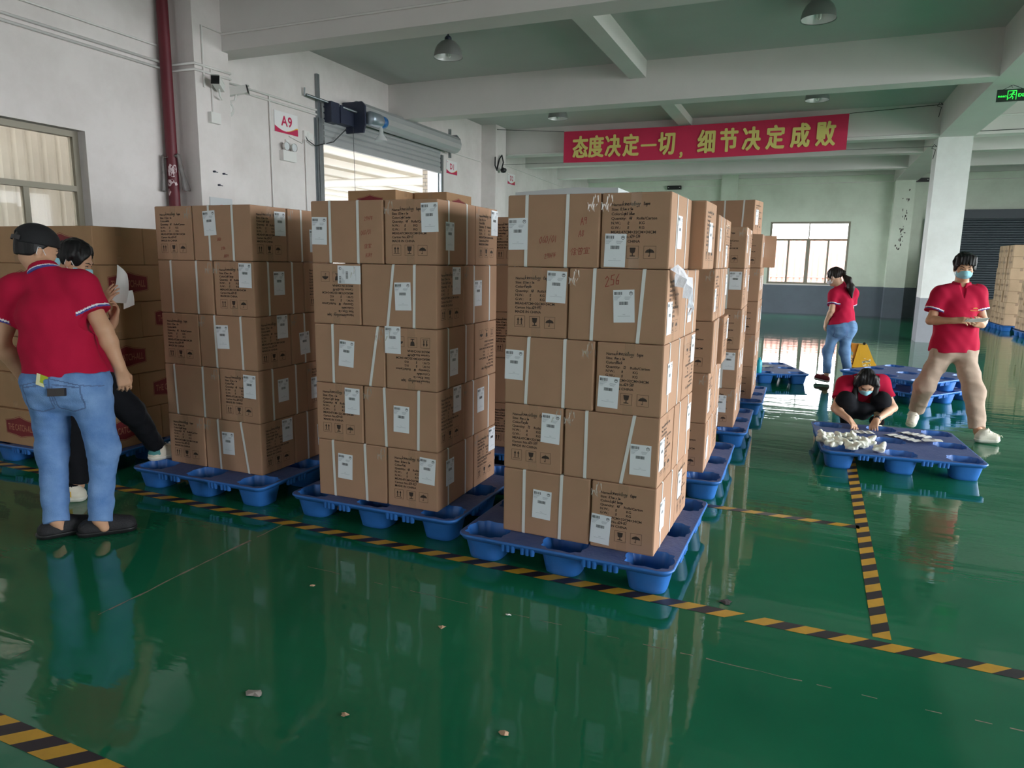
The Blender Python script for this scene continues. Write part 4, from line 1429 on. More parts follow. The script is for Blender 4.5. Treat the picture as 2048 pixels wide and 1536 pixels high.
class Field:
    def __init__(self, lo, hi, h):
        self.h = h
        self.lo = np.array(lo, float)
        self.n = np.ceil((np.array(hi) - self.lo) / h).astype(int) + 1
        self.F = np.full(self.n, 0.5, np.float32)

    def _slice(self, lo, hi):
        a = np.clip(np.floor((lo - self.lo) / self.h).astype(int), 0, self.n - 1)
        b = np.clip(np.ceil((hi - self.lo) / self.h).astype(int) + 1, 1, self.n)
        sl = tuple(slice(a[i], b[i]) for i in range(3))
        ax = [(self.lo[i] + self.h * np.arange(a[i], b[i])) for i in range(3)]
        X, Y, Z = np.meshgrid(*ax, indexing='ij', sparse=True)
        return sl, X, Y, Z

    def _union(self, sl, d, k):
        f = self.F[sl]
        m = np.minimum(f, d)
        if k > 0:
            hh = np.maximum(k - np.abs(f - d), 0)
            m = m - hh * hh / (4 * k)
        self.F[sl] = m

    def cone(self, a, b, ra, rb, k=0.03, sub=False, flat=None):
        """capsule from a to b with radii ra, rb; flat = (axis, factor) squashes it along an axis"""
        a, b = V(a), V(b)
        r = max(ra, rb)
        pad = r + k + 2 * self.h
        if flat is not None and flat[1] > 1:
            pad += r * (flat[1] - 1)
        sl, X, Y, Z = self._slice(np.minimum(a, b) - pad, np.maximum(a, b) + pad)
        d = b - a
        L2 = max(float(d @ d), 1e-9)
        px, py, pz = X - a[0], Y - a[1], Z - a[2]
        t = np.clip((px * d[0] + py * d[1] + pz * d[2]) / L2, 0, 1)
        qx, qy, qz = px - t * d[0], py - t * d[1], pz - t * d[2]
        if flat is not None:
            ax, fac = flat
            w = qx * ax[0] + qy * ax[1] + qz * ax[2]
            g = 1 - 1 / fac
            qx, qy, qz = qx - ax[0] * w * g, qy - ax[1] * w * g, qz - ax[2] * w * g
        dist = np.sqrt(qx * qx + qy * qy + qz * qz) - (ra + t * (rb - ra))
        if sub:
            self.F[sl] = np.maximum(self.F[sl], -dist)
        else:
            self._union(sl, dist.astype(np.float32), k)

    def ell(self, c, r, R, k=0.02, sub=False):
        """ellipsoid with half axes r along the rows of R"""
        c = V(c)
        pad = max(r) + k + 2 * self.h
        sl, X, Y, Z = self._slice(c - pad, c + pad)
        px, py, pz = X - c[0], Y - c[1], Z - c[2]
        q = [(px * R[i][0] + py * R[i][1] + pz * R[i][2]) for i in range(3)]
        k0 = np.sqrt(sum((q[i] / r[i]) ** 2 for i in range(3)))
        k1 = np.sqrt(sum((q[i] / r[i] ** 2) ** 2 for i in range(3))) + 1e-6
        d = k0 * (k0 - 1) / k1
        if sub:
            hh = np.maximum(k - np.abs(self.F[sl] + d), 0)
            self.F[sl] = np.maximum(self.F[sl], -d) + hh * hh / (4 * k)
        else:
            self._union(sl, d.astype(np.float32), k)

    def cut(self, p, n, rad=None):
        """keep the side against n"""
        p, n = V(p), unit(V(n))
        if rad is None:
            lo, hi = self.lo, self.lo + self.n * self.h
        else:
            lo, hi = p - rad, p + rad
        sl, X, Y, Z = self._slice(lo, hi)
        d = (X - p[0]) * n[0] + (Y - p[1]) * n[1] + (Z - p[2]) * n[2]
        f = self.F[sl]
        if rad is not None:
            inside = ((X - p[0]) ** 2 + (Y - p[1]) ** 2 + (Z - p[2]) ** 2) < rad * rad
            self.F[sl] = np.where(inside, np.maximum(f, d), f)
        else:
            self.F[sl] = np.maximum(f, d)

    def ripple(self, amp, freq, seed=0, lo=None, hi=None, stretch=(1, 1, 1)):
        g = np.random.RandomState(seed)
        sl, X, Y, Z = self._slice(self.lo if lo is None else V(lo), (self.lo + self.n * self.h) if hi is None else V(hi))
        acc = 0
        for _ in range(5):
            w = unit(g.randn(3)) * freq * g.uniform(.6, 1.5) * np.array(stretch)
            acc = acc + np.sin(X * w[0] + Y * w[1] + Z * w[2] + g.uniform(0, 6.28))
        self.F[sl] = self.F[sl] + (acc * amp / 2.2).astype(np.float32)

    def mesh(self):
        F, h = self.F, self.h
        s = F < 0
        nx, ny, nz = F.shape
        c = [(i, j, k) for i in (0, 1) for j in (0, 1) for k in (0, 1)]
        cnt = np.zeros((nx - 1, ny - 1, nz - 1), np.int8)
        for i, j, k in c:
            cnt += s[i:nx - 1 + i, j:ny - 1 + j, k:nz - 1 + k]
        act = np.argwhere((cnt > 0) & (cnt < 8))
        vals = np.stack([F[act[:, 0] + i, act[:, 1] + j, act[:, 2] + k] for i, j, k in c], 1)
        pos = np.zeros((len(act), 3))
        num = np.zeros(len(act))
        ca = np.array(c, float)
        for a in range(8):
            for b in range(a + 1, 8):
                if np.abs(ca[a] - ca[b]).sum() != 1:
                    continue
                fa, fb_ = vals[:, a], vals[:, b]
                m = (fa < 0) != (fb_ < 0)
                t = np.where(m, fa / np.where(m, fa - fb_, 1), 0)
                pos += m[:, None] * (ca[a] + t[:, None] * (ca[b] - ca[a]))
                num += m
        pos = self.lo + h * (act + pos / num[:, None])
        idx = np.full(cnt.shape, -1, np.int32)
        idx[act[:, 0], act[:, 1], act[:, 2]] = np.arange(len(act))
        quads = []
        for ax in range(3):
            o = [0, 0, 0]
            o[ax] = 1
            A_ = s[:nx - o[0], :ny - o[1], :nz - o[2]]
            B_ = s[o[0]:, o[1]:, o[2]:]
            e = np.argwhere(A_ != B_)
            u, w = (ax + 1) % 3, (ax + 2) % 3
            ok = (e[:, u] > 0) & (e[:, w] > 0) & (e[:, u] < cnt.shape[u]) & (e[:, w] < cnt.shape[w])
            e = e[ok]

            def at(du, dw):
                q = e.copy()
                q[:, u] -= du
                q[:, w] -= dw
                return idx[q[:, 0], q[:, 1], q[:, 2]]
            Q = np.stack([at(1, 1), at(0, 1), at(0, 0), at(1, 0)], 1)
            neg = ~s[e[:, 0], e[:, 1], e[:, 2]]
            Q[neg] = Q[neg][:, ::-1]
            quads.append(Q)
        Q = np.concatenate(quads)
        Q = Q[(Q >= 0).all(1)]
        return pos, Q


def field_object(name, fld, mats, parent, paint=None, smooth_iter=1):
    pos, Q = fld.mesh()
    me = bpy.data.meshes.new(name)
    # light smoothing
    if smooth_iter:
        e = np.concatenate([Q[:, [0, 1]], Q[:, [1, 2]], Q[:, [2, 3]], Q[:, [3, 0]]])
        for _ in range(smooth_iter):
            acc = np.zeros_like(pos)
            num = np.zeros(len(pos))
            for a, b in ((0, 1), (1, 0)):
                np.add.at(acc, e[:, a], pos[e[:, b]])
                np.add.at(num, e[:, a], 1)
            pos = pos * 0.5 + 0.5 * acc / np.maximum(num, 1)[:, None]
    me.vertices.add(len(pos))
    me.vertices.foreach_set('co', pos.astype(np.float32).ravel())
    me.loops.add(len(Q) * 4)
    me.loops.foreach_set('vertex_index', Q.astype(np.int32).ravel())
    me.polygons.add(len(Q))
    me.polygons.foreach_set('loop_start', np.arange(0, len(Q) * 4, 4, dtype=np.int32))
    for m in (mats if isinstance(mats, (list, tuple)) else [mats]):
        me.materials.append(m)
    if paint is not None:
        cen = pos[Q].mean(1)
        me.polygons.foreach_set('material_index', paint(cen).astype(np.int32))
    me.polygons.foreach_set('use_smooth', np.ones(len(Q), bool))
    me.update(calc_edges=True)
    me.validate()
    return link(name, me, parent)


# ---- materials for people
M_SKIN = mat('skin', (206, 158, 128), 0.5, var=0.08, vscale=18, spec=0.35)
M_SKIN2 = mat('pale_skin', (214, 168, 140), 0.5, var=0.08, vscale=18, spec=0.35)
M_HAIR = mat('black_hair', (20, 18, 20), 0.5, bump=0.25, bscale=90, stretch=(1, 1, 0.25), spec=0.3)
M_HAIRBR = mat('dark_brown_hair', (34, 25, 23), 0.5, bump=0.25, bscale=90, stretch=(1, 1, 0.2), spec=0.3)
M_RSHIRT = mat('red_polo_cotton', (182, 26, 62), 0.85, var=0.1, vscale=8, bump=0.12, bscale=220, spec=0.15)
M_TRIMW = mat('white_knit_trim', (232, 226, 232), 0.8)
M_TRIMB = mat('blue_knit_trim', (70, 76, 150), 0.8)
M_DENIM = mat('light_blue_denim', (126, 158, 204), 0.85, var=0.3, vscale=6, bump=0.25, bscale=160, spec=0.1, rgb2=(86, 122, 176))
M_DENIM2 = mat('blue_denim', (120, 152, 188), 0.85, var=0.3, vscale=6, bump=0.2, bscale=160, spec=0.1, rgb2=(74, 106, 146))
M_BLACKCL = mat('black_cloth', (26, 27, 32), 0.85, var=0.2, vscale=9, spec=0.15)
M_KHAKI = mat('beige_chino_cloth', (186, 162, 146), 0.85, var=0.12, vscale=7, bump=0.15, bscale=120, spec=0.15)
M_MASKB = mat('light_blue_mask', (150, 205, 222), 0.8, bump=0.15, bscale=150)
M_MASKW = mat('white_mask', (232, 226, 228), 0.8)
M_EYE = mat('eye_white', (226, 220, 216), 0.25)
M_IRIS = mat('dark_iris', (30, 20, 18), 0.2)
M_SHOEB = mat('black_knit_shoe', (30, 29, 33), 0.75, bump=0.4, bscale=120)
M_SOLEB = mat('black_rubber_sole', (24, 24, 26), 0.5)
M_SHOEW = mat('cream_canvas', (226, 218, 202), 0.75, bump=0.2, bscale=120)
M_SHOER = mat('dark_red_canvas', (140, 40, 48), 0.75)
M_SOLEW = mat('off_white_rubber', (224, 220, 208), 0.5)
M_TEAL = mat('teal_patch', (70, 140, 140), 0.6)
M_YEL = mat('yellow_patch', (226, 180, 60), 0.6)
M_CAP = mat('black_cap_cloth', (20, 20, 24), 0.8, bump=0.2, bscale=150)
M_GREYSTRAP = mat('dark_grey_strap', (62, 58, 60), 0.7)
M_WATCH = mat('black_watch', (18, 18, 20), 0.35)
M_PAPER = mat('white_paper', (234, 232, 230), 0.7)
M_PAPERP = mat('printed_paper_lines', (120, 120, 128), 0.7)


def hand(f, w, d, palm, side, curl, r=0.0085, thumb=0.5, spread=0.06, size=1.0, fold=None):
    """w wrist, d towards the knuckles, palm = palm normal, side = towards the thumb; curl = bend per joint for four fingers"""
    d, palm = unit(d), unit(palm - d * float(palm @ unit(d)))
    s = unit(np.cross(palm, d))
    if float(s @ side) < 0:
        s = -s
    L = size
    r = r * (0.5 + 0.5 * L)
    f.cone(w - d * 0.03, w + d * 0.02 * L, 0.026 * L, 0.026 * L, 0.02, flat=(palm, 0.75))
    offs = [0.029, 0.010, -0.010, -0.028]
    lens = [0.072, 0.080, 0.074, 0.058]
    for q in range(4):
        kn = w + d * (0.092 - 0.004 * abs(q - 1.2)) * L + s * offs[q] * L
        f.cone(w + d * 0.02 * L + s * offs[q] * 0.7 * L, kn, 0.0145 * L, 0.0115 * L, 0.014)
        dirn = unit(d + s * spread * (1.5 - q))
        p = kn
        c = curl[q] if isinstance(curl, (list, tuple)) else curl
        seg = [0.46, 0.30, 0.24]
        a = c * 0.7
        for m in range(3):
            e = unit(dirn * math.cos(a) + palm * math.sin(a))
            p2 = p + e * lens[q] * seg[m] * L
            f.cone(p, p2, r * (1 - 0.08 * m), r * (0.94 - 0.1 * m), 0.004)
            p = p2
            a += c
    # thumb from the side of the palm near the wrist
    t0 = w + d * 0.028 * L + s * 0.022 * L + palm * 0.004
    t1 = t0 + unit(s * (0.75 - 0.35 * thumb) + d * 0.65 + palm * 0.5 * thumb) * 0.042 * L
    t2 = t1 + unit(d * 0.9 + s * (0.28 - 0.5 * thumb) + palm * 0.5 * thumb) * 0.032 * L
    t3 = t2 + unit(d * 0.9 + s * (0.05 - 0.5 * thumb) + palm * 0.45 * thumb) * 0.024 * L
    f.cone(t0, t1, 0.015 * L, 0.0112 * L, 0.012)
    f.cone(t1, t2, 0.0105 * L, 0.0095 * L, 0.004)
    f.cone(t2, t3, 0.0095 * L, 0.0078 * L, 0.003)


def head_frame(fwd, upv):
    fv = unit(V(fwd))
    u = V(upv)
    u = unit(u - fv * float(u @ fv))
    s = np.cross(fv, u)          # the person's right
    return fv, u, s


def add_head(f, c, fv, u, s, neck, sc=1.0):
    R = [s, fv, u]
    f.ell(c + u * .030 * sc - fv * .008 * sc, (.073 * sc, .092 * sc, .088 * sc), R, 0.02)
    f.ell(c - u * .035 * sc + fv * .026 * sc, (.060 * sc, .066 * sc, .075 * sc), R, 0.03)
    f.ell(c - u * .088 * sc + fv * .060 * sc, (.026 * sc, .026 * sc, .022 * sc), R, 0.03)
    f.cone(c - u * .05 * sc - fv * .022 * sc, neck, .052 * sc, .058 * sc, 0.03)
    f.cone(c + fv * .086 * sc + u * .002 * sc, c + fv * .104 * sc - u * .034 * sc, .008 * sc, .013 * sc, 0.012)
    f.cone(c + fv * .080 * sc + u * .022 * sc - s * .03 * sc, c + fv * .080 * sc + u * .022 * sc + s * .03 * sc, .011 * sc, .011 * sc, 0.02)
    for g in (1, -1):
        f.ell(c + s * g * .074 * sc - u * .012 * sc - fv * .008 * sc, (.010 * sc, .019 * sc, .032 * sc), R, 0.006)
        f.ell(c + s * g * .032 * sc + fv * .094 * sc + u * .004 * sc, (.016 * sc, .010 * sc, .008 * sc), R, 0.008, sub=True)
        f.cone(c + s * g * .022 * sc + fv * .085 * sc + u * .0125 * sc, c + s * g * .043 * sc + fv * .078 * sc + u * .0105 * sc, .0065 * sc, .0065 * sc, .004)
        f.cone(c + s * g * .022 * sc + fv * .084 * sc - u * .006 * sc, c + s * g * .042 * sc + fv * .078 * sc - u * .006 * sc, .005 * sc, .005 * sc, .004)
        f.ell(c + s * g * .040 * sc + fv * .064 * sc - u * .022 * sc, (.022 * sc, .02 * sc, .018 * sc), R, 0.02)
    f.cone(c + fv * .088 * sc - u * .062 * sc - s * .018 * sc, c + fv * .088 * sc - u * .062 * sc + s * .018 * sc, .009 * sc, .009 * sc, 0.01)


def person(name, label, J, o):
    """J: joints in world space; o: options"""
    root = empty(name, (J['base'][0], J['base'][1], 0))
    tag(root, label, 'person')
    J = {k: V(v) for k, v in J.items()}
    P0 = V(root.location)
    mx = bpy.context  # noqa
    sc = o.get('sc', 1.0)
    fv, u, s = head_frame(o['face'], o.get('up', (0, 0, 1)))
    hc = J['head']
    allp = np.array(list(J.values()))
    lo, hi = allp.min(0) - 0.26, allp.max(0) + 0.26
    g = o.get('girth', 1.0)
    skin = o.get('skin', M_SKIN)
    N = (J['shL'] + J['shR']) / 2
    Pv = (J['hipL'] + J['hipR']) / 2
    lat = unit(J['shR'] - J['shL'])
    lath = unit(J['hipR'] - J['hipL'])
    spine = N - Pv
    tf = unit(np.cross(unit(spine), lat))      # where the chest faces (or its opposite), used to flatten the trunk
    bend = V(o.get('bend', (0, 0, 0)))
    M1 = Pv + spine * .38 + bend
    M2 = Pv + spine * .72 + bend * .8

    def trunk(f, e, k=0.06, arms=True):
        wsh = np.linalg.norm(J['shR'] - J['shL']) / 2
        f.cone(Pv - lath * .075 * g + unit(spine) * .03, Pv + lath * .075 * g + unit(spine) * .03, .105 * g + e, .105 * g + e, k)
        f.cone(M1 - lat * .06 * g, M1 + lat * .06 * g, .098 * g + e, .098 * g + e, k)
        f.cone(M2 - lat * (wsh - .12), M2 + lat * (wsh - .12), .103 * g + e, .103 * g + e, k)
        f.cone(Pv, M1, .1 * g + e, .1 * g + e, k)
        f.cone(M1, M2, .1 * g + e, .1 * g + e, k)
        f.cone(M2, N - unit(spine) * .03, .1 * g + e, .07 + e, k)
        f.cone(J['shL'], J['shR'], .054 + e, .054 + e, k)
        f.cone(J['shL'] * .55 + N * .45 + unit(spine) * .02, J['neck'], .05 + e * .7, .045 + e * .5, .05)
        f.cone(J['shR'] * .55 + N * .45 + unit(spine) * .02, J['neck'], .05 + e * .7, .045 + e * .5, .05)

    # ---------------- body
    f = Field(lo, hi, o.get('h', 0.0055))
    trunk(f, 0.0)
    la = o.get('arm', 1.0)
    for q in 'LR':
        f.cone(J['sh' + q], J['el' + q], .050 * la, .040 * la, .03)
        mid = J['el' + q] * .7 + J['wr' + q] * .3
        f.cone(J['el' + q], mid, .039 * la, .040 * la, .02)
        f.cone(mid, J['wr' + q], .040 * la, .027 * la, .02)
        lg = o.get('leg', 1.0)
        f.cone(J['hip' + q], J['kn' + q], .078 * g, .052 * lg, .04)
        kc = J['kn' + q] * .65 + J['an' + q] * .35 + V(o.get('calf', (0, 0, 0)))
        f.cone(J['kn' + q], kc, .050 * lg, .050 * lg, .03)
        f.cone(kc, J['an' + q], .050 * lg, .034 * lg, .03)
        toe = J['toe' + q]
        f.cone(J['an' + q], J['an' + q] + (toe - J['an' + q]) * .1 + V(0, 0, -.045), .032 * lg, .026 * lg, .02)
        hd = o['hands'][q]
        hand(f, J['wr' + q], V(hd['d']), V(hd['palm']), V(hd['side']), hd['curl'], thumb=hd.get('thumb', .5), size=hd.get('size', 0.98), spread=hd.get('spread', .06))
    add_head(f, hc, fv, u, s, J['neck'], sc)
    body = field_object('body', f, skin, root)

    # ---------------- trousers
    t = o['trousers']
    f = Field(lo, hi, t.get('h', 0.0065))
    e = t.get('e', .02)
    for q in 'LR':
        kn, an = J['kn' + q], J['an' + q]
        f.cone(J['hip' + q], kn, t.get('thigh', .085 * g) + e, t.get('knee', .066) + e * .6, .05)
        cuff = kn + (an - kn) * t.get('len', .93)
        f.cone(kn, cuff + (cuff - kn) * .08, t.get('knee', .066) + e * .6, t.get('cuff', .062) + e * .4, .05)
        f.cut(cuff, an - kn, .13)
    for a_, b_, r_ in t.get('fill', ()):
        f.cone(a_, b_, r_, r_, .05)
    if 'seat' in t:
        f.cone(Pv + V(t['seat']) - lath * .05, Pv + V(t['seat']) + lath * .05, t.get('seat_r', .12), t.get('seat_r', .12), .07)
    f.cone(Pv - lath * .075 * g, Pv + lath * .075 * g, .108 * g + e, .108 * g + e, .06)
    f.cone(Pv, Pv + spine * .28, .105 * g + e, .104 * g + e, .05, flat=(lath, 1.3))
    hem0, hn0 = V(o['shirt']['hem']), unit(V(o['shirt'].get('hemn', tuple(-spine))))
    f.cut(hem0 - hn0 * .03, -hn0, .34)
    f.ripple(t.get('amp', .0035), 34, 3, stretch=(1, 1, .8))
    f.ripple(t.get('amp', .0035) * .8, 70, 5, stretch=(1, 1, .8))
    f.ripple(t.get('amp', .0035) * .35, 130, 15)
    field_object('trousers', f, [t['mat'], t.get('seam', t['mat'])], root, (lambda c: t['paint'](c, Pv, lath, tf)) if 'paint' in t else None)

    # ---------------- shirt
    sh = o['shirt']
    f = Field(lo, hi, 0.0055)
    e = sh.get('e', .018)
    cuffs = []
    for q in 'LR':
        a, b = J['sh' + q], J['el' + q]
        c = a + (b - a) * sh.get('sleeve', .62)
        cuffs.append((c, unit(b - a)))
        f.cone(a, c + (b - a) * .1, .064 * la + e, sh.get('cuff', .062) * la + e * .6, .03)
        f.cut(c, b - a, .115)
    trunk(f, e, arms=False)
    hem = V(sh['hem'])
    hn = V(sh.get('hemn', tuple(-spine)))
    f.cone(M1, hem + unit(hn) * .08, .11 * g + e, sh.get('hem_r', .122) * g + e, .06, flat=(lath, sh.get('wide', 1.35)))
    f.cut(hem, hn)
    f.cut(J['neck'] + (hc - J['neck']) * sh.get('neckcut', .30), hc - J['neck'], .12)
    if sh.get('vee'):
        vd = V(sh['vee'])
        f.cone(J['neck'] + vd * .10 + V(0, 0, .02), J['neck'] + vd * .15 - V(0, 0, .11), .040, .004, 0, sub=True)
    amp = sh.get('amp', .004)
    f.ripple(amp, 26, 8, stretch=(1.3, 1.3, .5))
    f.ripple(amp * .6, 60, 9, stretch=(1.2, 1.2, .7))

    def paint(cen):
        m = np.zeros(len(cen))
        if sh.get('trim', True):
            for c, dn in cuffs:
                v = cen - c
                t_ = v @ dn
                perp = np.linalg.norm(v - t_[:, None] * dn, axis=1)
                out = c - (Pv + spine * float((c - Pv) @ spine / (spine @ spine)))
                out = unit(out)
                ok = (perp < .105) & ((v @ out) > -.055)
                m = np.where(ok & (t_ > -.011) & (t_ < -.0025), 2, m)
                m = np.where(ok & (t_ > -.020) & (t_ <= -.011), 1, m)
        return m
    field_object('polo_shirt', f, [sh.get('mat', M_RSHIRT), M_TRIMW, M_TRIMB], root, paint)

    # collar: a folded band round the neck
    nd = unit(hc - J['neck'])
    f = Field(J['neck'] - .16, J['neck'] + .16, 0.0045)
    cn = J['neck'] + nd * sh.get('collar_up', .012)
    f.cone(cn - nd * .03, cn + nd * .03, .088 + sh.get('collar', 0), .066 + sh.get('collar', 0), 0.01)
    f.cone(cn - nd * .08, cn + nd * .09, .071 + sh.get('collar', 0), .055 + sh.get('collar', 0), 0.0, sub=True)
    f.cut(cn + nd * .028, nd)
    f.cut(cn - nd * .022, -nd)
    if sh.get('vee'):
        f.cone(cn + V(sh['vee']) * .10 - nd * .06, cn + V(sh['vee']) * .07 + nd * .05, .006, .034, 0, sub=True)

    def pc(cen):
        t_ = (cen - cn) @ nd
        m = np.zeros(len(cen))
        if sh.get('collar_trim'):
            m = np.where((t_ < -.004) & (t_ > -.0115), 1, m)
            m = np.where((t_ <= -.0115), 2, m)
        return m
    field_object('collar', f, [sh.get('mat', M_RSHIRT), M_TRIMW, M_TRIMB], root, pc)

    # ---------------- mask
    R = [s, fv, u]
    if o.get('mask'):
        f = Field(hc - .18, hc + .18, 0.004)
        f.ell(hc - u * .042 * sc + fv * .034 * sc, (.068 * sc, .074 * sc, .066 * sc), R, 0)
        f.cone(hc + fv * .094 * sc - u * .012 * sc, hc + fv * .106 * sc - u * .036 * sc, .014 * sc, .017 * sc, 0.03)
        f.ell(hc - u * .042 * sc + fv * .030 * sc, (.062 * sc, .068 * sc, .075 * sc), R, 0.004, sub=True)
        f.cut(hc - u * .008 * sc + fv * .1 * sc, u * 1.0 - fv * .25)
        f.cut(hc - u * .1 * sc, -u)
        f.cut(hc + fv * .028 * sc, -fv)
        field_object('face_mask', f, o['mask'], root)
        mb = MB()
        for gsg in (1, -1):
            e1, e2 = hc + s * gsg * .0655 * sc + fv * .03 * sc - u * .02 * sc, hc + s * gsg * .062 * sc + fv * .03 * sc - u * .075 * sc
            ear = hc + s * gsg * .082 * sc - fv * .02 * sc
            mb.tube([e1, hc + s * gsg * .079 * sc + u * .012 * sc, ear + u * .012 * sc, ear - u * .022 * sc, e2], 0.0022, 6)
        mb.build('ear_loop', M_MASKW, root)
    # eyes
    if o.get('eyes', True):
        for gsg in (1, -1):
            ce = hc + s * gsg * .032 * sc + fv * .0765 * sc + u * .002 * sc
            mb = MB()
            Me = frame_matrix(ce, s, u)
            mb.lathe([(0.0, -.010), (.0075, -.007), (.010, 0), (.0082, .006), (.0066, .0078)], n=12, M=Me, mi=0)
            mb.lathe([(.0066, .0078), (.003, .0098), (0.0, .0102)], n=12, M=Me, mi=1)
            mb.build('eye', [M_EYE, M_IRIS], root)
        for gsg in (1, -1):
            mb = MB()
            mb.tube([hc + s * gsg * .016 * sc + fv * .094 * sc + u * .021 * sc, hc + s * gsg * .034 * sc + fv * .0895 * sc + u * .027 * sc, hc + s * gsg * .05 * sc + fv * .076 * sc + u * .022 * sc], [.0028, .0035, .0016], 6)
            mb.build('eyebrow', M_HAIR, root)
            mb = MB()
            mb.tube([hc + s * gsg * .019 * sc + fv * .0885 * sc + u * .003 * sc, hc + s * gsg * .032 * sc + fv * .0885 * sc + u * .0055 * sc, hc + s * gsg * .046 * sc + fv * .081 * sc + u * .003 * sc], [.0016, .0032, .0014], 6)
            mb.build('eyelashes', M_HAIR, root)
    return root, dict(hc=hc, fv=fv, u=u, s=s, R=R, sc=sc, N=N, Pv=Pv, lat=lat, lath=lath, spine=spine, cuffs=cuffs)


def seams(back, yoke=.045, w=.004):
    """stitched seams of jeans: centre seam, yoke and two back pockets; back = which way the seat faces"""
    def fn(c, Pv, lath, tf):
        q = c - Pv
        x, z = q @ lath, q[:, 2]
        d = q @ V(back)
        m = (d > .02)
        line = (np.abs(x) < w) & (z > -.10)
        line |= np.abs(z - yoke + np.abs(x) * .25) < w * .8
        for s_ in (1, -1):
            px, pz = x - s_ * .078, z + .05
            inx, inz = np.abs(px) < .066, (pz < .055) & (pz > -.09 + np.abs(px) * .3)
            line |= inx & (np.abs(pz - .055 + .15 * s_ * px) < w)
            line |= (np.abs(np.abs(px) - .066) < w) & inz
            line |= inx & (np.abs(pz + .09 - np.abs(px) * .3) < w)
        return np.where(m & line, 1, 0)
    return fn


def hair_cap(root, H, m, thick=1.0, back=0.02, front=0.03, name='hair', extra=None, tilt=0.75, amp=.003):
    """short hair: the skull's shell, open over the face"""
    hc, fv, u, s, R, sc = (H[k] for k in ('hc', 'fv', 'u', 's', 'R', 'sc'))
    f = Field(hc - .34, hc + .24, 0.005)
    f.ell(hc + u * .040 * sc - fv * .014 * sc, (.084 * sc * thick, .103 * sc * thick, .096 * sc * thick), R, 0)
    f.cut(hc + fv * .058 * sc + u * front * sc, fv * tilt - u * (1 - tilt))
    f.cut(hc - u * back * sc - fv * .03 * sc, -u + fv * .35)
    if extra:
        extra(f)
    f.ripple(amp, 90, 4, stretch=(1, 1, .4))
    f.ripple(amp * .6, 190, 6, stretch=(1, 1, .35))
    return field_object(name, f, m, root)


def shoe(root, heel, toe, upper, sole, lace=None, width=.045, high=.075, name='shoe', ankle=None, patches=None, r=1.0, ank=.07):
    heel, toe = V(heel), V(toe)
    d = unit(toe - heel)
    upv = unit(V(0, 0, 1) - d * d[2])
    sd = np.cross(d, upv)
    L = np.linalg.norm(toe - heel)
    f = Field(np.minimum(heel, toe) - .14, np.maximum(heel, toe) + .2, 0.005)
    a, b = heel + d * .045 + upv * .04, toe - d * .05 + upv * .034
    f.cone(a, b, .038 * r, .034 * r, .02, flat=(sd, 1.18))
    f.cone(heel + d * (ank - .02) + upv * .045, heel + d * ank + upv * high, .037 * r, .036 * r, .03)
    f.cone(heel + d * (ank + .02) + upv * high * .85, b + upv * .012, .036 * r, .031 * r, .03)
    f.cut(heel + upv * .012, -upv)
    f.cut(heel + d * (ank - .03) + upv * (high + .015), upv - d * .25)
    up_ = field_object(name, f, [upper] + list(patches[0] if patches else []), root, (lambda c: patches[1](c - heel, d, upv, sd)) if patches else None)
    f = Field(np.minimum(heel, toe) - .14, np.maximum(heel, toe) + .14, 0.005)
    f.cone(heel + d * .042 + upv * .03, toe - d * .048 + upv * .03, .043 * r, .041 * r, .02, flat=(sd, 1.16))
    f.cut(heel + upv * .030, upv)
    f.cut(heel, -upv)
    field_object('sole', f, sole, up_)
    if lace:
        mb = MB()
        for k in range(5):
            p = heel + d * (ank + .045 + .022 * k) + upv * (.082 - .0065 * k + (high - .075) * (1 - k / 5))
            mb.tube([p - sd * .026 - upv * .008, p + upv * .006, p + sd * .026 - upv * .008 + d * .008], .0028, 6)
        p = heel + d * (ank + .04) + upv * (.088 + high - .075)
        mb.tube([p, p + sd * .03 + upv * .02, p + sd * .045 - upv * .005, p], .0024, 6)
        mb.tube([p, p - sd * .03 + upv * .018, p - sd * .04 - upv * .008, p], .0024, 6)
        mb.build('laces', lace, up_)
    return up_
# ------------------------------------------------------------------ the five people
def finish(root):
    inv = Matrix.Translation(-root.location)
    for c in root.children:
        c.matrix_parent_inverse = inv


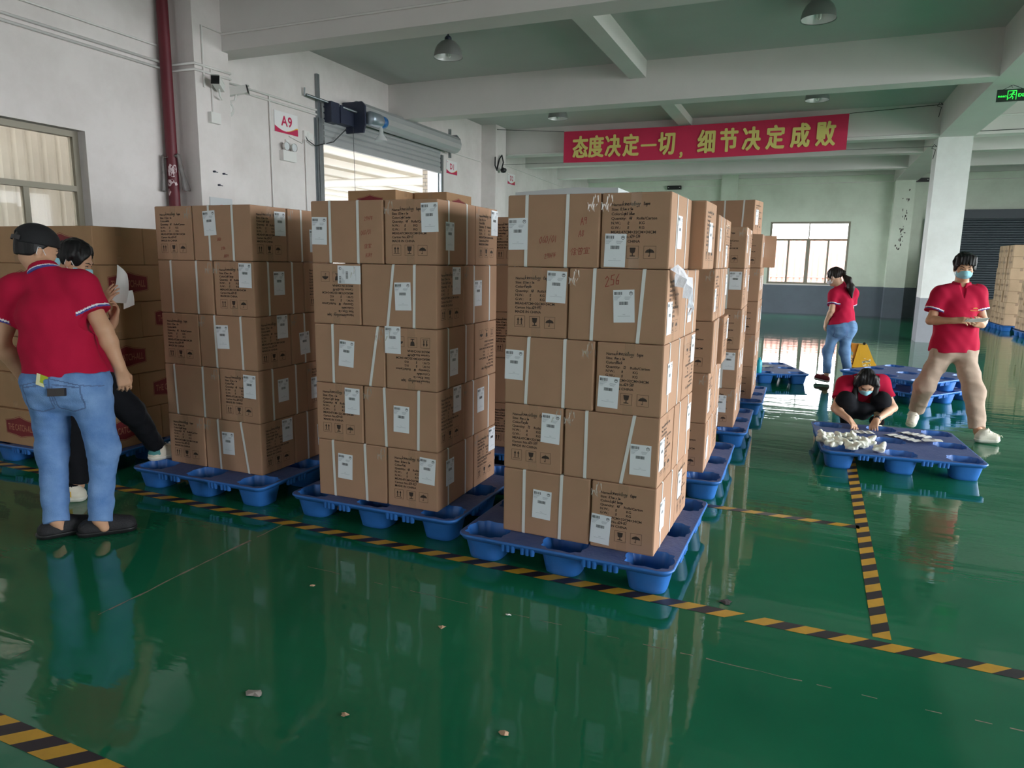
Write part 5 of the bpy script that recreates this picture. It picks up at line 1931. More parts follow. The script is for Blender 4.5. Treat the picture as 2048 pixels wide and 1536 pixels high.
# ---- man with the cap, seen from behind at the left
J = dict(base=(-3.60, 2.47, 0), head=(-3.938, 2.615, 1.545), neck=(-3.872, 2.600, 1.432), shL=(-3.992, 2.527, 1.325), shR=(-3.680, 2.660, 1.352), elL=(-4.055, 2.445, 1.045), wrL=(-4.035, 2.545, 0.815), elR=(-3.545, 2.680, 1.122), wrR=(-3.515, 2.735, 0.895),
         hipL=(-3.775, 2.505, 0.835), hipR=(-3.595, 2.585, 0.84), knL=(-3.775, 2.485, 0.455), knR=(-3.515, 2.595, 0.462), anL=(-3.672, 2.40, 0.100), anR=(-3.475, 2.505, 0.100), toeL=(-3.585, 2.555, 0.03), toeR=(-3.365, 2.66, 0.03))
root, H = person('person', 'person with black cap and blue jeans, back turned, beside the red badge cartons', J, dict(
    face=(.30, .90, -.32), up=(0, 0, 1), girth=1.06, arm=1.1, hands=dict(
        L=dict(d=(-.05, .12, -1), palm=(.95, .1, 0), side=(.1, .95, .1), curl=.35, thumb=.6), R=dict(d=(.02, .2, -1), palm=(-.75, .25, .1), side=(.1, .9, 0), curl=[.5, .55, .6, .6], thumb=.6)),
    trousers=dict(mat=M_DENIM, e=.014, thigh=.100, knee=.066, cuff=.052, len=1.03, seat=(-.01, -.03, -.02), seat_r=.13, amp=.0035, h=.0055, seam=mat('dark_denim_seam', (84, 108, 150), .85), paint=seams((.33, -.92, 0))),
    shirt=dict(hem=(-3.69, 2.555, .865), hemn=(.04, -.06, -1), e=.020, sleeve=.62, cuff=.063, wide=1.10, collar_trim=True, amp=.003, neckcut=.30, collar_up=.006, collar=.002),
    mask=M_MASKB, eyes=True, bend=(0, -.02, 0)))


def nape(f):
    hc, fv, u, s, R = (H[k] for k in ('hc', 'fv', 'u', 's', 'R'))
    f.ell(hc - fv * .022 - u * .015, (.0785, .084, .080), R, .02)
    f.cut(hc - u * .046 - fv * .05, -u + fv * .2)
    f.cut(hc + fv * .0, fv - u * .9)


hair_cap(root, H, M_HAIR, thick=.995, back=.085, front=.03, amp=.001, extra=nape)
hc, fv, u, s, R = (H[k] for k in ('hc', 'fv', 'u', 's', 'R'))
f = Field(hc - .28, hc + .28, .005)
f.ell(hc + u * .045 - fv * .012, (.092, .114, .100), R, 0)
f.cut(hc + u * .028, -u + fv * .16)
f.cone(hc - fv * .10 + u * .036, hc - fv * .13 + u * .034, .034, .034, 0, sub=True, flat=(s, 1.35))
cap = field_object('cap', f, M_CAP, root)
f = Field(hc - .28, hc + .28, .004)
f.ell(hc + fv * .14 + u * .038, (.085, .085, .02), R, 0)
f.ell(hc + fv * .14 + u * .026, (.095, .095, .02), R, 0, sub=True)
f.cut(hc + fv * .075, -fv)
o = field_object('cap_visor', f, M_CAP, cap)
mb = MB()
arc = [hc + u * (.034) - fv * (.012 + .118 * math.cos(a)) + s * .100 * math.sin(a) for a in np.linspace(-.65, .65, 9)]
vs = [tuple(p + u * w) for p in arc for w in (-.012, .012)]
mb.add(vs, [(2 * k, 2 * k + 1, 2 * k + 3, 2 * k + 2) for k in range(8)], 0)
o = mb.build('cap_strap', M_GREYSTRAP, cap)
shoe(root, (-3.585, 2.452, 0), (-3.392, 2.668, 0), M_SHOEB, M_SOLEB, M_GREYSTRAP, high=.085, name='shoe', r=1.2, ank=.105)
shoe(root, (-3.745, 2.335, 0), (-3.60, 2.585, 0), M_SHOEB, M_SOLEB, M_GREYSTRAP, high=.085, name='shoe', r=1.2, ank=.105)
finish(root)
mb = MB()
M = frame_matrix((-3.583, 2.410, .812), (.92, .38, .05), (-.05, .1, 1))
mb.box(-.045, .045, -.02, .022, -.009, .009, 0, M)
o = mb.build('wallet', mat('dark_leather', (38, 28, 26), .5))
tag(o, 'dark wallet poking out of the back pocket of the blue jeans', 'wallet')
mb = MB()
M = frame_matrix((-3.655, 2.386, .872), (.85, .38, -.35), (.1, .12, .9))
mb.box(-.03, .03, -.03, .03, -.001, .001, 0, M)
mb.box(-.01, .03, -.012, .03, -.0016, .0016, 1, M)
o = mb.build('paper_tag', [mat('pale_yellow_paper', (226, 220, 176), .7), mat('lime_print', (170, 182, 40), .7)])
tag(o, 'pale yellow tag with lime print hanging below the red shirt hem', 'tag')

# ---- man reading papers, half hidden behind him
J = dict(base=(-4.15, 2.92, 0), head=(-4.255, 3.055, 1.485), neck=(-4.262, 3.030, 1.392), shL=(-4.42, 3.10, 1.285), shR=(-4.135, 2.985, 1.295), elR=(-4.12, 2.99, 1.05), wrR=(-4.180, 3.150, 1.205), elL=(-4.30, 3.18, 1.03), wrL=(-4.180, 3.232, 1.095),
         hipL=(-4.24, 3.03, .80), hipR=(-4.09, 2.96, .81), knL=(-4.165, 2.90, .43), anL=(-4.150, 2.868, .09), toeL=(-4.21, 2.81, .03), knR=(-3.955, 3.13, .535), anR=(-4.035, 3.37, .235), toeR=(-4.0, 3.55, .17))
root, H = person('person', 'person in red polo and black trousers reading papers, one foot on the left pallet', J, dict(
    face=(.72, .50, -.42), up=(0, 0, 1), hands=dict(
        R=dict(d=(.45, .35, .75), palm=(-.15, .85, -.25), side=(-.7, .3, .5), curl=[.15, .2, .25, .3], thumb=.7), L=dict(d=(.15, .2, .95), palm=(-.2, -.8, .1), side=(-.8, .1, .1), curl=[.5, .6, .7, .7], thumb=.7)),
    trousers=dict(mat=M_BLACKCL, e=.012, knee=.07, cuff=.055, len=.95),
    shirt=dict(hem=(-4.16, 3.0, .76), hemn=(.05, 0, -1), e=.02, sleeve=.66, amp=.003), mask=M_MASKB))
hair_cap(root, H, M_HAIR, thick=1.06, back=.05, front=.022, amp=.004)
W_ = frame_matrix(J['wrL'], (.9, .3, -.2), (.1, .2, .95))
mb = MB()
a = Vector(J['wrL'])
d = (Vector(J['wrL']) - Vector(J['elL'])).normalized()
mb.tube([a - d * .03, a - d * .006], .035, 16)
mb.build('wristband', M_WATCH, root)
shoe(root, (-4.085, 2.875, 0), (-4.285, 2.735, 0), M_SHOEW, M_SOLEW, M_SHOEW, high=.085, name='sneaker', patches=([M_BLACKCL, M_YEL], lambda c, d, up_, sd: np.where(((c @ d) > .1) & ((c @ d) < .2) & ((c @ up_) > .05) & ((c @ up_) < .085), 1, np.where((c @ up_) > .1, 1, np.where(((c @ d) > .07) & ((c @ d) < .1) & ((c @ up_) > .04) & ((c @ up_) < .075), 2, 0)))))
shoe(root, (-4.055, 3.315, .141), (-3.995, 3.585, .141), M_SHOEW, M_SOLEW, M_SHOEW, high=.085, name='sneaker', width=.04, patches=([M_TEAL, M_BLACKCL], lambda c, d, up_, sd: np.where(((c @ d) < .06) & ((c @ up_) > .045) & ((c @ up_) < .085), 1, np.where((c @ up_) > .1, 2, 0))))
finish(root)
# the sheets he holds
pb = MB()


def sheet(mb, corners, sag, mi=0, n=6, th=.0015):
    a, b, c, d = (Vector(p) for p in corners)
    g = []
    for i in range(n + 1):
        for j in range(n + 1):
            t, w = i / n, j / n
            p = (a * (1 - t) + b * t) * (1 - w) + (d * (1 - t) + c * t) * w
            p = p + Vector(sag) * (math.sin(PI * t) * .6 + math.sin(PI * w))
            g.append(p)
    nn = (b - a).cross(d - a).normalized() * th
    vs = [tuple(p) for p in g] + [tuple(p + nn) for p in g]
    m = n + 1
    fs = []
    for i in range(n):
        for j in range(n):
            q = (i * m + j, i * m + j + 1, (i + 1) * m + j + 1, (i + 1) * m + j)
            fs.append(q)
            fs.append(tuple(m * m + v for v in q[::-1]))
    mb.add(vs, fs, mi, True)


sheet(pb, ((-4.205, 3.24, 1.22), (-4.105, 3.275, 1.215), (-4.122, 3.315, 1.40), (-4.19, 3.30, 1.465)), (.004, .012, 0))
tag(pb.build('paper_sheet', M_PAPER), 'upright curled white sheet held up by the person in black trousers', 'paper', 'sheets held by the reading person')
pb = MB()
sheet(pb, ((-4.150, 3.29, 1.175), (-4.085, 3.32, 1.205), (-4.105, 3.33, 1.30), (-4.165, 3.30, 1.29)), (0, .004, 0))
tag(pb.build('paper_sheet', M_PAPER), 'lower white sheet corner behind the upright sheet of the reading person', 'paper', 'sheets held by the reading person')

# ---- woman walking away past the far pallets
J = dict(base=(.43, 10.12, 0), head=(.318, 10.250, 1.392), neck=(.405, 10.272, 1.268), shL=(.338, 10.225, 1.165), shR=(.552, 10.330, 1.180), elL=(.318, 10.130, .955), wrL=(.268, 10.165, .815), elR=(.560, 10.420, .955), wrR=(.440, 10.540, .880),
         hipL=(.392, 10.160, .74), hipR=(.520, 10.220, .75), knL=(.318, 10.185, .42), anL=(.328, 10.085, .110), toeL=(.21, 10.17, .04), knR=(.522, 10.17, .425), anR=(.592, 10.07, .10), toeR=(.54, 10.2, .04))
root, H = person('person', 'person with a ponytail and light jeans walking away beside the yellow pallet truck', J, dict(
    face=(-.86, .40, -.38), up=(0, 0, 1), sc=.95, girth=.86, arm=.86, leg=.82, skin=M_SKIN2, hands=dict(
        L=dict(d=(-.15, .1, -.95), palm=(.8, .3, 0), side=(-.5, .7, 0), curl=.4, thumb=.5, size=.9), R=dict(d=(-.7, .5, -.2), palm=(-.2, -.4, -.9), side=(-.3, -.6, .6), curl=.5, thumb=.5, size=.9)),
    trousers=dict(mat=M_DENIM2, e=.010, knee=.056, cuff=.044, len=.94, seat=(.03, -.03, -.02), seat_r=.115, amp=.0018, h=.0055, seam=mat('dark_denim_seam', (84, 108, 150), .85), paint=seams((.4, -.9, 0), .085)),
    shirt=dict(hem=(.455, 10.2, .775), hemn=(.25, 0, -1), e=.016, sleeve=.66, cuff=.072, wide=1.08, amp=.003), mask=M_MASKW))


def long_back(f):
    hc, fv, u = H['hc'], H['fv'], H['u']
    f.cone(hc + u * .05 - fv * .09, hc - fv * .135 + u * .01, .035, .03, .03)


hair_cap(root, H, M_HAIRBR, thick=1.03, back=.055, front=.02, extra=long_back)
f = Field(H['hc'] - .42, H['hc'] + .3, .005)
pt = [V(.432, 10.21, 1.405), V(.485, 10.195, 1.36), V(.520, 10.185, 1.26), V(.540, 10.18, 1.135)]
for a, b, ra, rb in ((0, 1, .026, .04), (1, 2, .04, .045), (2, 3, .045, .014)):
    f.cone(pt[a], pt[b], ra, rb, .03, flat=((.4, .9, 0), .8))
f.ripple(.003, 120, 7, stretch=(1, 1, .2))
field_object('ponytail', f, M_HAIRBR, root)
shoe(root, (.365, 10.045, .012), (.180, 10.185, .03), M_SHOER, M_SOLEW, M_SHOEW, high=.07, name='canvas_shoe')
shoe(root, (.635, 10.01, 0), (.505, 10.20, 0), M_SHOER, M_SOLEW, M_SHOEW, high=.07, name='canvas_shoe')
finish(root)

# ---- woman crouching behind the pallet with the papers
J = dict(base=(.57, 7.15, 0), head=(.558, 7.000, .500), neck=(.552, 7.135, .500), shR=(.395, 7.050, .462), shL=(.690, 7.150, .480), elR=(.322, 6.905, .255), elL=(.806, 7.08, .272), wrR=(.432, 6.690, .205), wrL=(.648, 6.740, .212),
         hipR=(.500, 7.36, .25), hipL=(.665, 7.42, .25), knR=(.405, 6.92, .335), knL=(.700, 7.02, .34), anR=(.445, 7.13, .09), anL=(.700, 7.21, .09), toeR=(.42, 6.98, .03), toeL=(.71, 7.06, .03))
root, H = person('person', 'person crouching with long black hair, sorting papers on the blue pallet', J, dict(
    face=(.06, -.70, -.72), up=(0, -.6, .8), sc=.95, girth=.88, arm=.88, leg=.88, skin=M_SKIN2, hands=dict(
        R=dict(d=(.42, -.75, -.38), palm=(-.1, -.3, -.95), side=(.8, .45, 0), curl=[.35, .4, .45, .5], thumb=.6, size=.9), L=dict(d=(-.22, -.8, -.45), palm=(.05, -.4, -.9), side=(-.9, .3, 0), curl=[.4, .45, .5, .5], thumb=.6, size=.9)),
    trousers=dict(mat=M_BLACKCL, e=.012, thigh=.095, knee=.066, cuff=.058, len=.95, amp=.002, fill=[((.59, 7.30, .26), (.555, 7.03, .235), .09)]),
    shirt=dict(hem=(.58, 7.36, .26), hemn=(.02, .75, -.66), e=.014, sleeve=.62, cuff=.066, wide=1.15, trim=False, amp=.002), mask=M_MASKB))


def long_hair(f):
    hc, fv, u, s = (H[k] for k in ('hc', 'fv', 'u', 's'))
    dn = V(0, -.05, -1)
    for g in (1, -1):
        top = hc + s * g * .072 + u * .05 + fv * .0
        m1 = hc + s * g * .080 + fv * .015 - u * .03
        m2 = m1 + dn * .13 + s * g * .008
        m3 = m2 + dn * .085 - s * g * .012
        f.cone(top, m1, .028, .027, .03)
        f.cone(m1, m2, .027, .031, .03)
        f.cone(m2, m3, .031, .010, .03)
        f.cone(hc + s * g * .05 + u * .11 + fv * .02, hc + s * g * .082 + u * .04 + fv * .055, .022, .022, .03)


hair_cap(root, H, M_HAIR, thick=1.03, back=.085, front=.012, extra=long_hair, amp=.003)
mb = MB()
a, d = Vector(J['wrL']), (Vector(J['wrL']) - Vector(J['elL'])).normalized()
mb.tube([a - d * .028, a - d * .004], .030, 16)
mb.cbox((0, 0, 0), (.034, .036, .012), 0, frame_matrix(a - d * .016 + Vector((0, -.005, .028)), (1, .2, 0), tuple(d)))
mb.build('wristwatch', M_WATCH, root)
shoe(root, (.445, 7.165, 0), (.415, 6.94, 0), M_SHOEW, M_SOLEW, None, high=.06, name='shoe')
shoe(root, (.700, 7.245, 0), (.715, 7.02, 0), M_SHOEW, M_SOLEW, None, high=.06, name='shoe')
finish(root)

# ---- man walking at the right, looking down at papers in his hands
J = dict(base=(1.30, 7.46, 0), head=(1.322, 7.670, 1.535), neck=(1.320, 7.690, 1.368), shR=(1.160, 7.625, 1.278), shL=(1.445, 7.690, 1.295), elR=(1.085, 7.545, 1.045), wrR=(1.232, 7.375, 1.062), elL=(1.520, 7.660, 1.060), wrL=(1.470, 7.435, 1.030),
         hipR=(1.235, 7.545, .80), hipL=(1.375, 7.575, .80), knR=(1.090, 7.46, .435), anR=(1.060, 7.655, .150), toeR=(1.02, 7.53, .04), knL=(1.475, 7.41, .425), anL=(1.520, 7.29, .085), toeL=(1.66, 7.24, .05))
root, H = person('person', 'person striding at the right in red polo and beige trousers, papers in hand', J, dict(
    face=(.02, -.97, -.20), up=(0, 0, 1), girth=.95, arm=.96, hands=dict(
        R=dict(d=(.86, -.42, .12), palm=(.3, .5, -.6), side=(.2, -.3, .9), curl=[.45, .5, .55, .6], thumb=.8), L=dict(d=(-.55, -.75, .2), palm=(-.5, .4, .5), side=(-.2, -.1, .9), curl=[.45, .5, .55, .6], thumb=.8)),
    trousers=dict(mat=M_KHAKI, e=.016, knee=.073, cuff=.058, len=.93, amp=.0035),
    shirt=dict(hem=(1.295, 7.56, .765), hemn=(0, 0, -1), e=.022, sleeve=.66, cuff=.072, wide=1.3, hem_r=.142, vee=(.05, -1, 0), neckcut=.1, amp=.004, collar=.006), mask=M_MASKB))


def fringe(f):
    hc, fv, u, s = (H[k] for k in ('hc', 'fv', 'u', 's'))
    for k in range(-3, 4):
        f.cone(hc + s * k * .02 + u * .10 + fv * .055, hc + s * k * .023 + u * (.044 + .004 * (k % 2)) + fv * (.092 - .004 * abs(k)), .024, .010, .02)
    for g in (1, -1):
        f.cone(hc + s * g * .07 + u * .05, hc + s * g * .078 - u * .012 + fv * .02, .026, .012, .02)


hair_cap(root, H, M_HAIR, thick=1.06, back=.05, front=.03, extra=fringe, amp=.004)
# shirt badge
mb = MB()
M = frame_matrix((1.425, 7.515, 1.165), (.97, .22, 0), (0, .1, 1))
mb.add([(-.022 + .044 * k / 12, .012 * math.sin(PI * k / 12) + .004, 0) for k in range(13)], [tuple(range(13))], 0, False, M)
mb.box(-.042, .042, -.016, -.011, -.002, .002, 0, M)
mb.build('shirt_emblem', mat('gold_embroidery', (206, 150, 60), .6), root)
shoe(root, (1.065, 7.690, .095), (1.015, 7.515, .005), M_SHOEW, M_SOLEW, M_SHOEW, high=.09, name='high_top_shoe')
shoe(root, (1.485, 7.225, .004), (1.690, 7.215, .018), M_SHOEW, M_SOLEW, M_SHOEW, high=.09, name='high_top_shoe')
finish(root)
pb = MB()
M = frame_matrix((1.385, 7.31, 1.075), (.95, .1, .10), (.1, -.8, .35))
pb.box(-.07, .09, -.05, .05, -.002, .002, 0, M)
pb.box(-.05, .10, -.03, .06, .003, .005, 0, M)
tag(pb.build('paper_sheets_in_hand', M_PAPER), 'few white papers held by the striding person in beige trousers', 'paper')
# ------------------------------------------------------------------ hazard tape on the floor
M_HY = mat('yellow_tape', (206, 156, 48), 0.45, var=0.25, vscale=9)
M_HK = mat('black_tape', (44, 36, 44), 0.45, var=0.2, vscale=9)


def hazard(p0, p1, w, label, pitch=0.165, slant=0.08, gaps=()):
    p0, p1 = Vector(p0), Vector(p1)
    d = (p1 - p0).normalized()
    s = Vector((-d.y, d.x))
    L = (p1 - p0).length
    z = 0.0012
    mb = MB()
    k = -1
    n = int(L / pitch) + 2
    for k in range(-1, n):
        for half, mi in ((0, 0), (0.5, 1)):
            a0, a1 = (k + half) * pitch, (k + half + 0.5) * pitch
            q = []
            for t, o in ((a0, -w / 2), (a1, -w / 2), (a1 + slant, w / 2), (a0 + slant, w / 2)):
                q.append((min(max(t, 0), L), o))
            if max(p[0] for p in q) - min(p[0] for p in q) < 1e-4:
                continue
            if any(g0 < (a0 + a1) / 2 < g1 for g0, g1 in gaps):
                continue
            mb.add([tuple(p0 + d * t + s * o) + (z,) for t, o in q], [(0, 1, 2, 3)], mi)
    return tag(mb.build('hazard_tape', [M_HY, M_HK]), label, 'floor tape', 'yellow and black floor tapes')


hazard((-6.9, 3.185), (4.6, 2.93), 0.075, 'long yellow and black tape along the pallet fronts', gaps=((6.66, 6.75),))
hazard((0.405, 3.09), (0.44, 7.3), 0.07, 'yellow and black tape running away under the pallet with papers', slant=-0.06)
hazard((-1.1, 4.462), (0.40, 4.455), 0.06, 'short yellow and black tape beside the second stack of the right row', slant=0.06)
hazard((-3.6, 1.29), (-1.72, 1.255), 0.085, 'yellow and black tape in the bottom left corner of the floor')

# small litter on the floor
gl = random.Random(31)
M_SCRAP = mat('brown_paper_scrap', (196, 160, 132), 0.8)
for (x, y, r, m, lab) in ((-1.303, 2.416, .018, M_SCRAP, 'small brown paper scrap on the green floor before the middle front stack'), (-1.09, 2.624, .012, M_PAPER, 'tiny bright white scrap on the green floor before the nearest stack'),
                          (-2.043, 2.5, .014, M_SCRAP, 'brown crumb on the floor left of the middle front stack'), (-1.33, 1.771, .015, M_SCRAP, 'brown crumb on the open floor at the bottom of the photo'),
                          (-0.795, 1.902, .018, M_SCRAP, 'brown scrap on the open floor, lowest right of the crumbs'), (-1.69, 1.738, .03, mat('grey_tape_scrap', (160, 150, 146), .7), 'flat grey scrap stuck to the floor at the lower left'),
                          (-0.232, 3.145, .035, mat('dark_tape_lump', (64, 58, 60), .7, bump=.6, bscale=60), 'dark crumpled lump in the gap of the long hazard tape')):
    mb = MB()
    pts = [(x + r * math.cos(2 * PI * k / 9) * gl.uniform(.6, 1.5), y + r * math.sin(2 * PI * k / 9) * gl.uniform(.4, 1)) for k in range(9)]
    mb.add([p + (0.0015 + gl.uniform(0, .004),) for p in pts] + [(x, y, .008)], [(k, (k + 1) % 9, 9) for k in range(9)], 0)
    tag(mb.build('floor_scrap', m), lab, 'scrap', 'scraps on the floor')

# ------------------------------------------------------------------ what lies on the pallets
M_FOAM = mat('crumpled_white_film', (238, 238, 226), 0.55, bump=0.6, bscale=45)
spots = [(.228, 5.985), (.285, 5.86), (.262, 6.14), (.375, 6.03), (.405, 5.83), (.34, 6.20), (.465, 6.08), (.545, 6.02), (.60, 5.84), (.49, 5.93), (.32, 5.99), (.43, 6.19), (.23, 6.07)]
wheres = ['at the left rim', 'at the front left', 'at the back left', 'in the middle of the heap', 'at the front of the heap', 'at the back near the hands', 'right of the heap middle', 'at the right end', 'lying apart at the front right', 'at the front right of the heap', 'left of the heap middle', 'at the back right by the papers', 'leaning at the left rim behind']
for k, (x, y) in enumerate(spots):
    f = Field((x - .14, y - .14, .12), (x + .14, y + .14, .32), .005)
    g = random.Random(100 + k)
    c = V(x, y, .163)
    f.ell(c, (.042, .036, .024), np.eye(3), 0)
    for q in range(5):
        a = g.uniform(0, 6.28)
        e = c + V(math.cos(a) * .05, math.sin(a) * .05, g.uniform(0, .04))
        f.cone(c, e, .022, g.uniform(.006, .02), .012)
    f.ripple(.006, 130, k)
    f.cut((x, y, .1412), (0, 0, -1))
    o = field_object('crumpled_film', f, M_FOAM, None, smooth_iter=0)
    tag(o, 'crumpled white film wad on the blue pallet, %s' % wheres[k], 'wad', 'white film wads on the pallet')


def leaflet(x, y, rz, label, sx=.15, sy=.085, z=.1425, fold=True, group='leaflets on the pallet with the film wads', m=None):
    mb = MB()
    n = 6
    zz = [0, .006, .001, .007, .001, .006, 0] if fold else [0, .001, .002, .001, .002, .001, 0]
    vs = [(-sx / 2 + sx * i / n, yy, zz[i]) for i in range(n + 1) for yy in (-sy / 2, sy / 2)]
    vs += [(a, b, c + .0012) for a, b, c in vs]
    m2 = 2 * (n + 1)
    fs = []
    for i in range(n):
        q = (2 * i, 2 * i + 2, 2 * i + 3, 2 * i + 1)
        fs.append(q[::-1])
        fs.append(tuple(v + m2 for v in q))
    mb.add(vs, fs, 0)
    for k in range(3):
        t = -.25 + .25 * k
        mb.add([(-sx * .1, sy * t - .003, .0095), (sx * .12, sy * t - .003, .0095), (sx * .12, sy * t + .003, .0095), (-sx * .1, sy * t + .003, .0095)], [(0, 1, 2, 3)], 1)
    o = mb.build('leaflet', [M_PAPER, M_PAPERP], None, (x, y, z), (0, 0, rz))
    return tag(o, label, 'leaflet', group)


leaflet(.535, 6.50, .25, 'white leaflet under the hands of the crouching woman', .17, .1)
leaflet(.79, 6.47, -.75, 'white leaflet left of the overlapping pair right of the hands', .17, .1)
leaflet(.86, 6.37, -.72, 'white leaflet overlapping its neighbour right of the hands', .17, .09, z=.15)
leaflet(.90, 6.62, -.75, 'white leaflet at the far rim right of the hands', .15, .09)
leaflet(.965, 6.55, -.7, 'white leaflet next to the far rim, overlapping another', .15, .09, z=.15)
for k in range(4):
    leaflet(1.045 - .01 * k, 6.47 - .055 * k, .15 + .06 * k, 'white slip in the fan of slips near the right cups, %s' % ('farthest', 'second from the far end', 'third from the far end', 'nearest')[k], .14, .06, z=.1425 + .009 * k, fold=False)
for k, (x, y, r, lab) in enumerate(((-.83, 10.2, .3, 'at its left'), (-.62, 10.05, -.4, 'in the middle'), (-.45, 10.3, .9, 'near its far cup'))):
    leaflet(x, y, r, 'loose paper on the empty pallet beyond the right row, %s' % lab, .22, .15, group='papers on the empty pallet')
mb = MB()
mb.lathe([(0, 0), (.036, 0), (.038, .01), (.038, .14), (.03, .165), (.014, .175), (.014, .2), (0, .2)], (0, 0, 0), 20)
o = mb.build('cyan_bottle', mat('cyan_plastic', (40, 170, 190), .35), None, (-.502, 9.63, .141))
tag(o, 'small cyan bottle on the empty pallet, half behind the right row', 'bottle')

# ------------------------------------------------------------------ yellow pallet truck
M_YTRUCK = mat('yellow_truck_paint', (232, 172, 44), 0.42, var=0.12, vscale=7)
M_OTRUCK = mat('orange_truck_paint', (206, 128, 36), 0.45)
pt_ = empty('pallet_truck', (.84, 11.5, 0), 0.0)
tag(pt_, 'yellow pallet truck head standing behind the stacked empty pallets', 'pallet truck')
mb = MB()
mb.prism([(-.13, .06), (.20, .06), (.045, .40), (-.07, .405)], 1, -.02, .16, 0)
mb.box(-.05, .04, -.021, -.019, .10, .33, 0)
mb.build('frame', M_YTRUCK, pt_)
mb = MB()
mb.prism([(-.135, .05), (-.05, .05), (-.045, .405), (-.165, .41), (-.165, .30), (-.13, .27)], 1, .0, .12, 0)
sd_ = mb.build('side_plate', M_OTRUCK, pt_)
mb = MB()
put_text(mb, '2.5t', (-.128, -.0008, .09), (.12, 0, 1), (-1, 0, .12), .07, 0, bold=.001)
mb.build('plate_lettering', M_BLACKPL, sd_)
mb = MB()
mb.lathe([(0, -.03), (.07, -.03), (.085, -.02), (.085, .02), (.07, .03), (0, .03)], (0, 0, 0), 24, M=Matrix.Translation((-.19, .10, .30)) @ Matrix.Rotation(PI / 2, 4, 'Y'))
mb.build('wheel', M_BLACKPL, pt_)
mb = MB()
gq = random.Random(8)
for k in range(16):
    cx, cz = gq.uniform(-.0, .10), gq.uniform(.09, .2)
    r = gq.uniform(.008, .02)
    mb.poly([(cx + r * gq.uniform(.5, 1.6) * math.cos(2 * PI * q / 6), -.0225, cz + r * gq.uniform(.4, 1.1) * math.sin(2 * PI * q / 6)) for q in range(6)])
mb.build('worn_paint', mat('bare_primer', (238, 220, 170), .6), pt_)
for sx in (-.12, .12):
    MB().box(sx - .08, sx + .08, .16, 1.25, .05, .10).build('fork', M_YTRUCK, pt_)
MB().tube([(0, .04, .38), (0, -.02, .42)], .02).build('handle_socket', M_BLACKPL, pt_)

# ------------------------------------------------------------------ banner across the hall
M_BAN = mat('red_banner_cloth', (206, 40, 82), 0.75, var=0.06, vscale=3)
M_BANTXT = mat('gold_banner_lettering', (222, 206, 120), 0.7)
YB = 16.3
XB0, XB1 = -5.55, 0.50
ZT0, ZT1, ZB0, ZB1 = 4.546, 4.578, 3.845, 3.873
ban = MB()
NB, NH = 48, 6


def bz(t, w):
    top = ZT0 + (ZT1 - ZT0) * t - .035 * math.sin(PI * t)
    bot = ZB0 + (ZB1 - ZB0) * t - .035 * math.sin(PI * t)
    return bot + (top - bot) * w


for th, fl_ in ((0, False), (.003, True)):
    vs = [(XB0 + (XB1 - XB0) * i / NB, YB + th + .012 * math.sin(i * .8) * math.sin(PI * j / NH), bz(i / NB, j / NH)) for i in range(NB + 1) for j in range(NH + 1)]
    fs = []
    for i in range(NB):
        for j in range(NH):
            q = (i * (NH + 1) + j, (i + 1) * (NH + 1) + j, (i + 1) * (NH + 1) + j + 1, i * (NH + 1) + j + 1)
            fs.append(q[::-1] if fl_ else q)
    ban.add(vs, fs, 0, True)
b_o = ban.build('banner', M_BAN)
tag(b_o, 'long red banner with gold Chinese lettering strung across the hall', 'banner')
txt = MB()
phrase = '态度决定一切，细节决定成败'
pos = [.068, .130, .196, .265, .332, .398, .452, .540, .618, .694, .773, .853, .933]
for ch, t in zip(phrase, pos):
    xc = XB0 + (XB1 - XB0) * t
    h = .50
    vs, fs = text2d(ch, 1.0, .0)
    xs, ys = [p[0] for p in vs], [p[1] for p in vs]
    x0_, x1_, y0_, y1_ = min(xs), max(xs), min(ys), max(ys)
    if ch == '，':
        w_, hh, zc = .075, .14, bz(t, .12)
    elif ch == '一':
        w_, hh, zc = .36, .055, bz(t, .46)
    else:
        w_, hh, zc = .38, h, bz(t, .49)
    bw = .017                                 # heavy strokes: the glyph laid down several times, spread a little
    for q in range(9):
        ox, oz = bw * math.cos(2 * PI * q / 8) * (q < 8), bw * math.sin(2 * PI * q / 8) * (q < 8) * .8
        V2 = [(xc - w_ / 2 + bw + (x - x0_) / (x1_ - x0_) * (w_ - 2 * bw) + ox, YB - .016 - q * .0002, zc - hh / 2 + bw + (y - y0_) / max(y1_ - y0_, 1e-6) * (hh - 2 * bw) + oz) for x, y in vs]
        txt.add(V2, fs, 0)
txt.build('banner_lettering', M_BANTXT, b_o)
for a, b_, r in (((XB0, YB, ZT0), (-7.12, 15.97, 4.62), .006), ((XB0, YB, ZB0), (-7.12, 16.3, 3.86), .004), ((XB1, YB, ZT1), (2.17, 16.6, 4.70), .006), ((XB1, YB, ZB1), (2.17, 16.76, 3.93), .004)):
    MB().tube([a, b_], r, 6).build('tie_wire', M_WIRE, b_o)
for p in ((2.16, 16.6, 4.70), (-7.11, 15.97, 4.62), (2.165, 16.78, 3.93)):
    MB().tube([p, Vector(p) + Vector((-.05, -.02, .04)), Vector(p) + Vector((-.09, -.02, -.03)), Vector(p) + Vector((-.02, -.03, -.06)), Vector(p) + Vector((-.05, -.03, -.24))], .007, 6).build('wire_end', M_WIRE, b_o)

# ------------------------------------------------------------------ wall signs
M_SIGN = mat('white_sign_board', (236, 234, 236), 0.45)
M_MAG = mat('magenta_sign_print', (196, 34, 84), 0.5)
M_GOLD = mat('gold_sign_line', (226, 182, 58), 0.5)


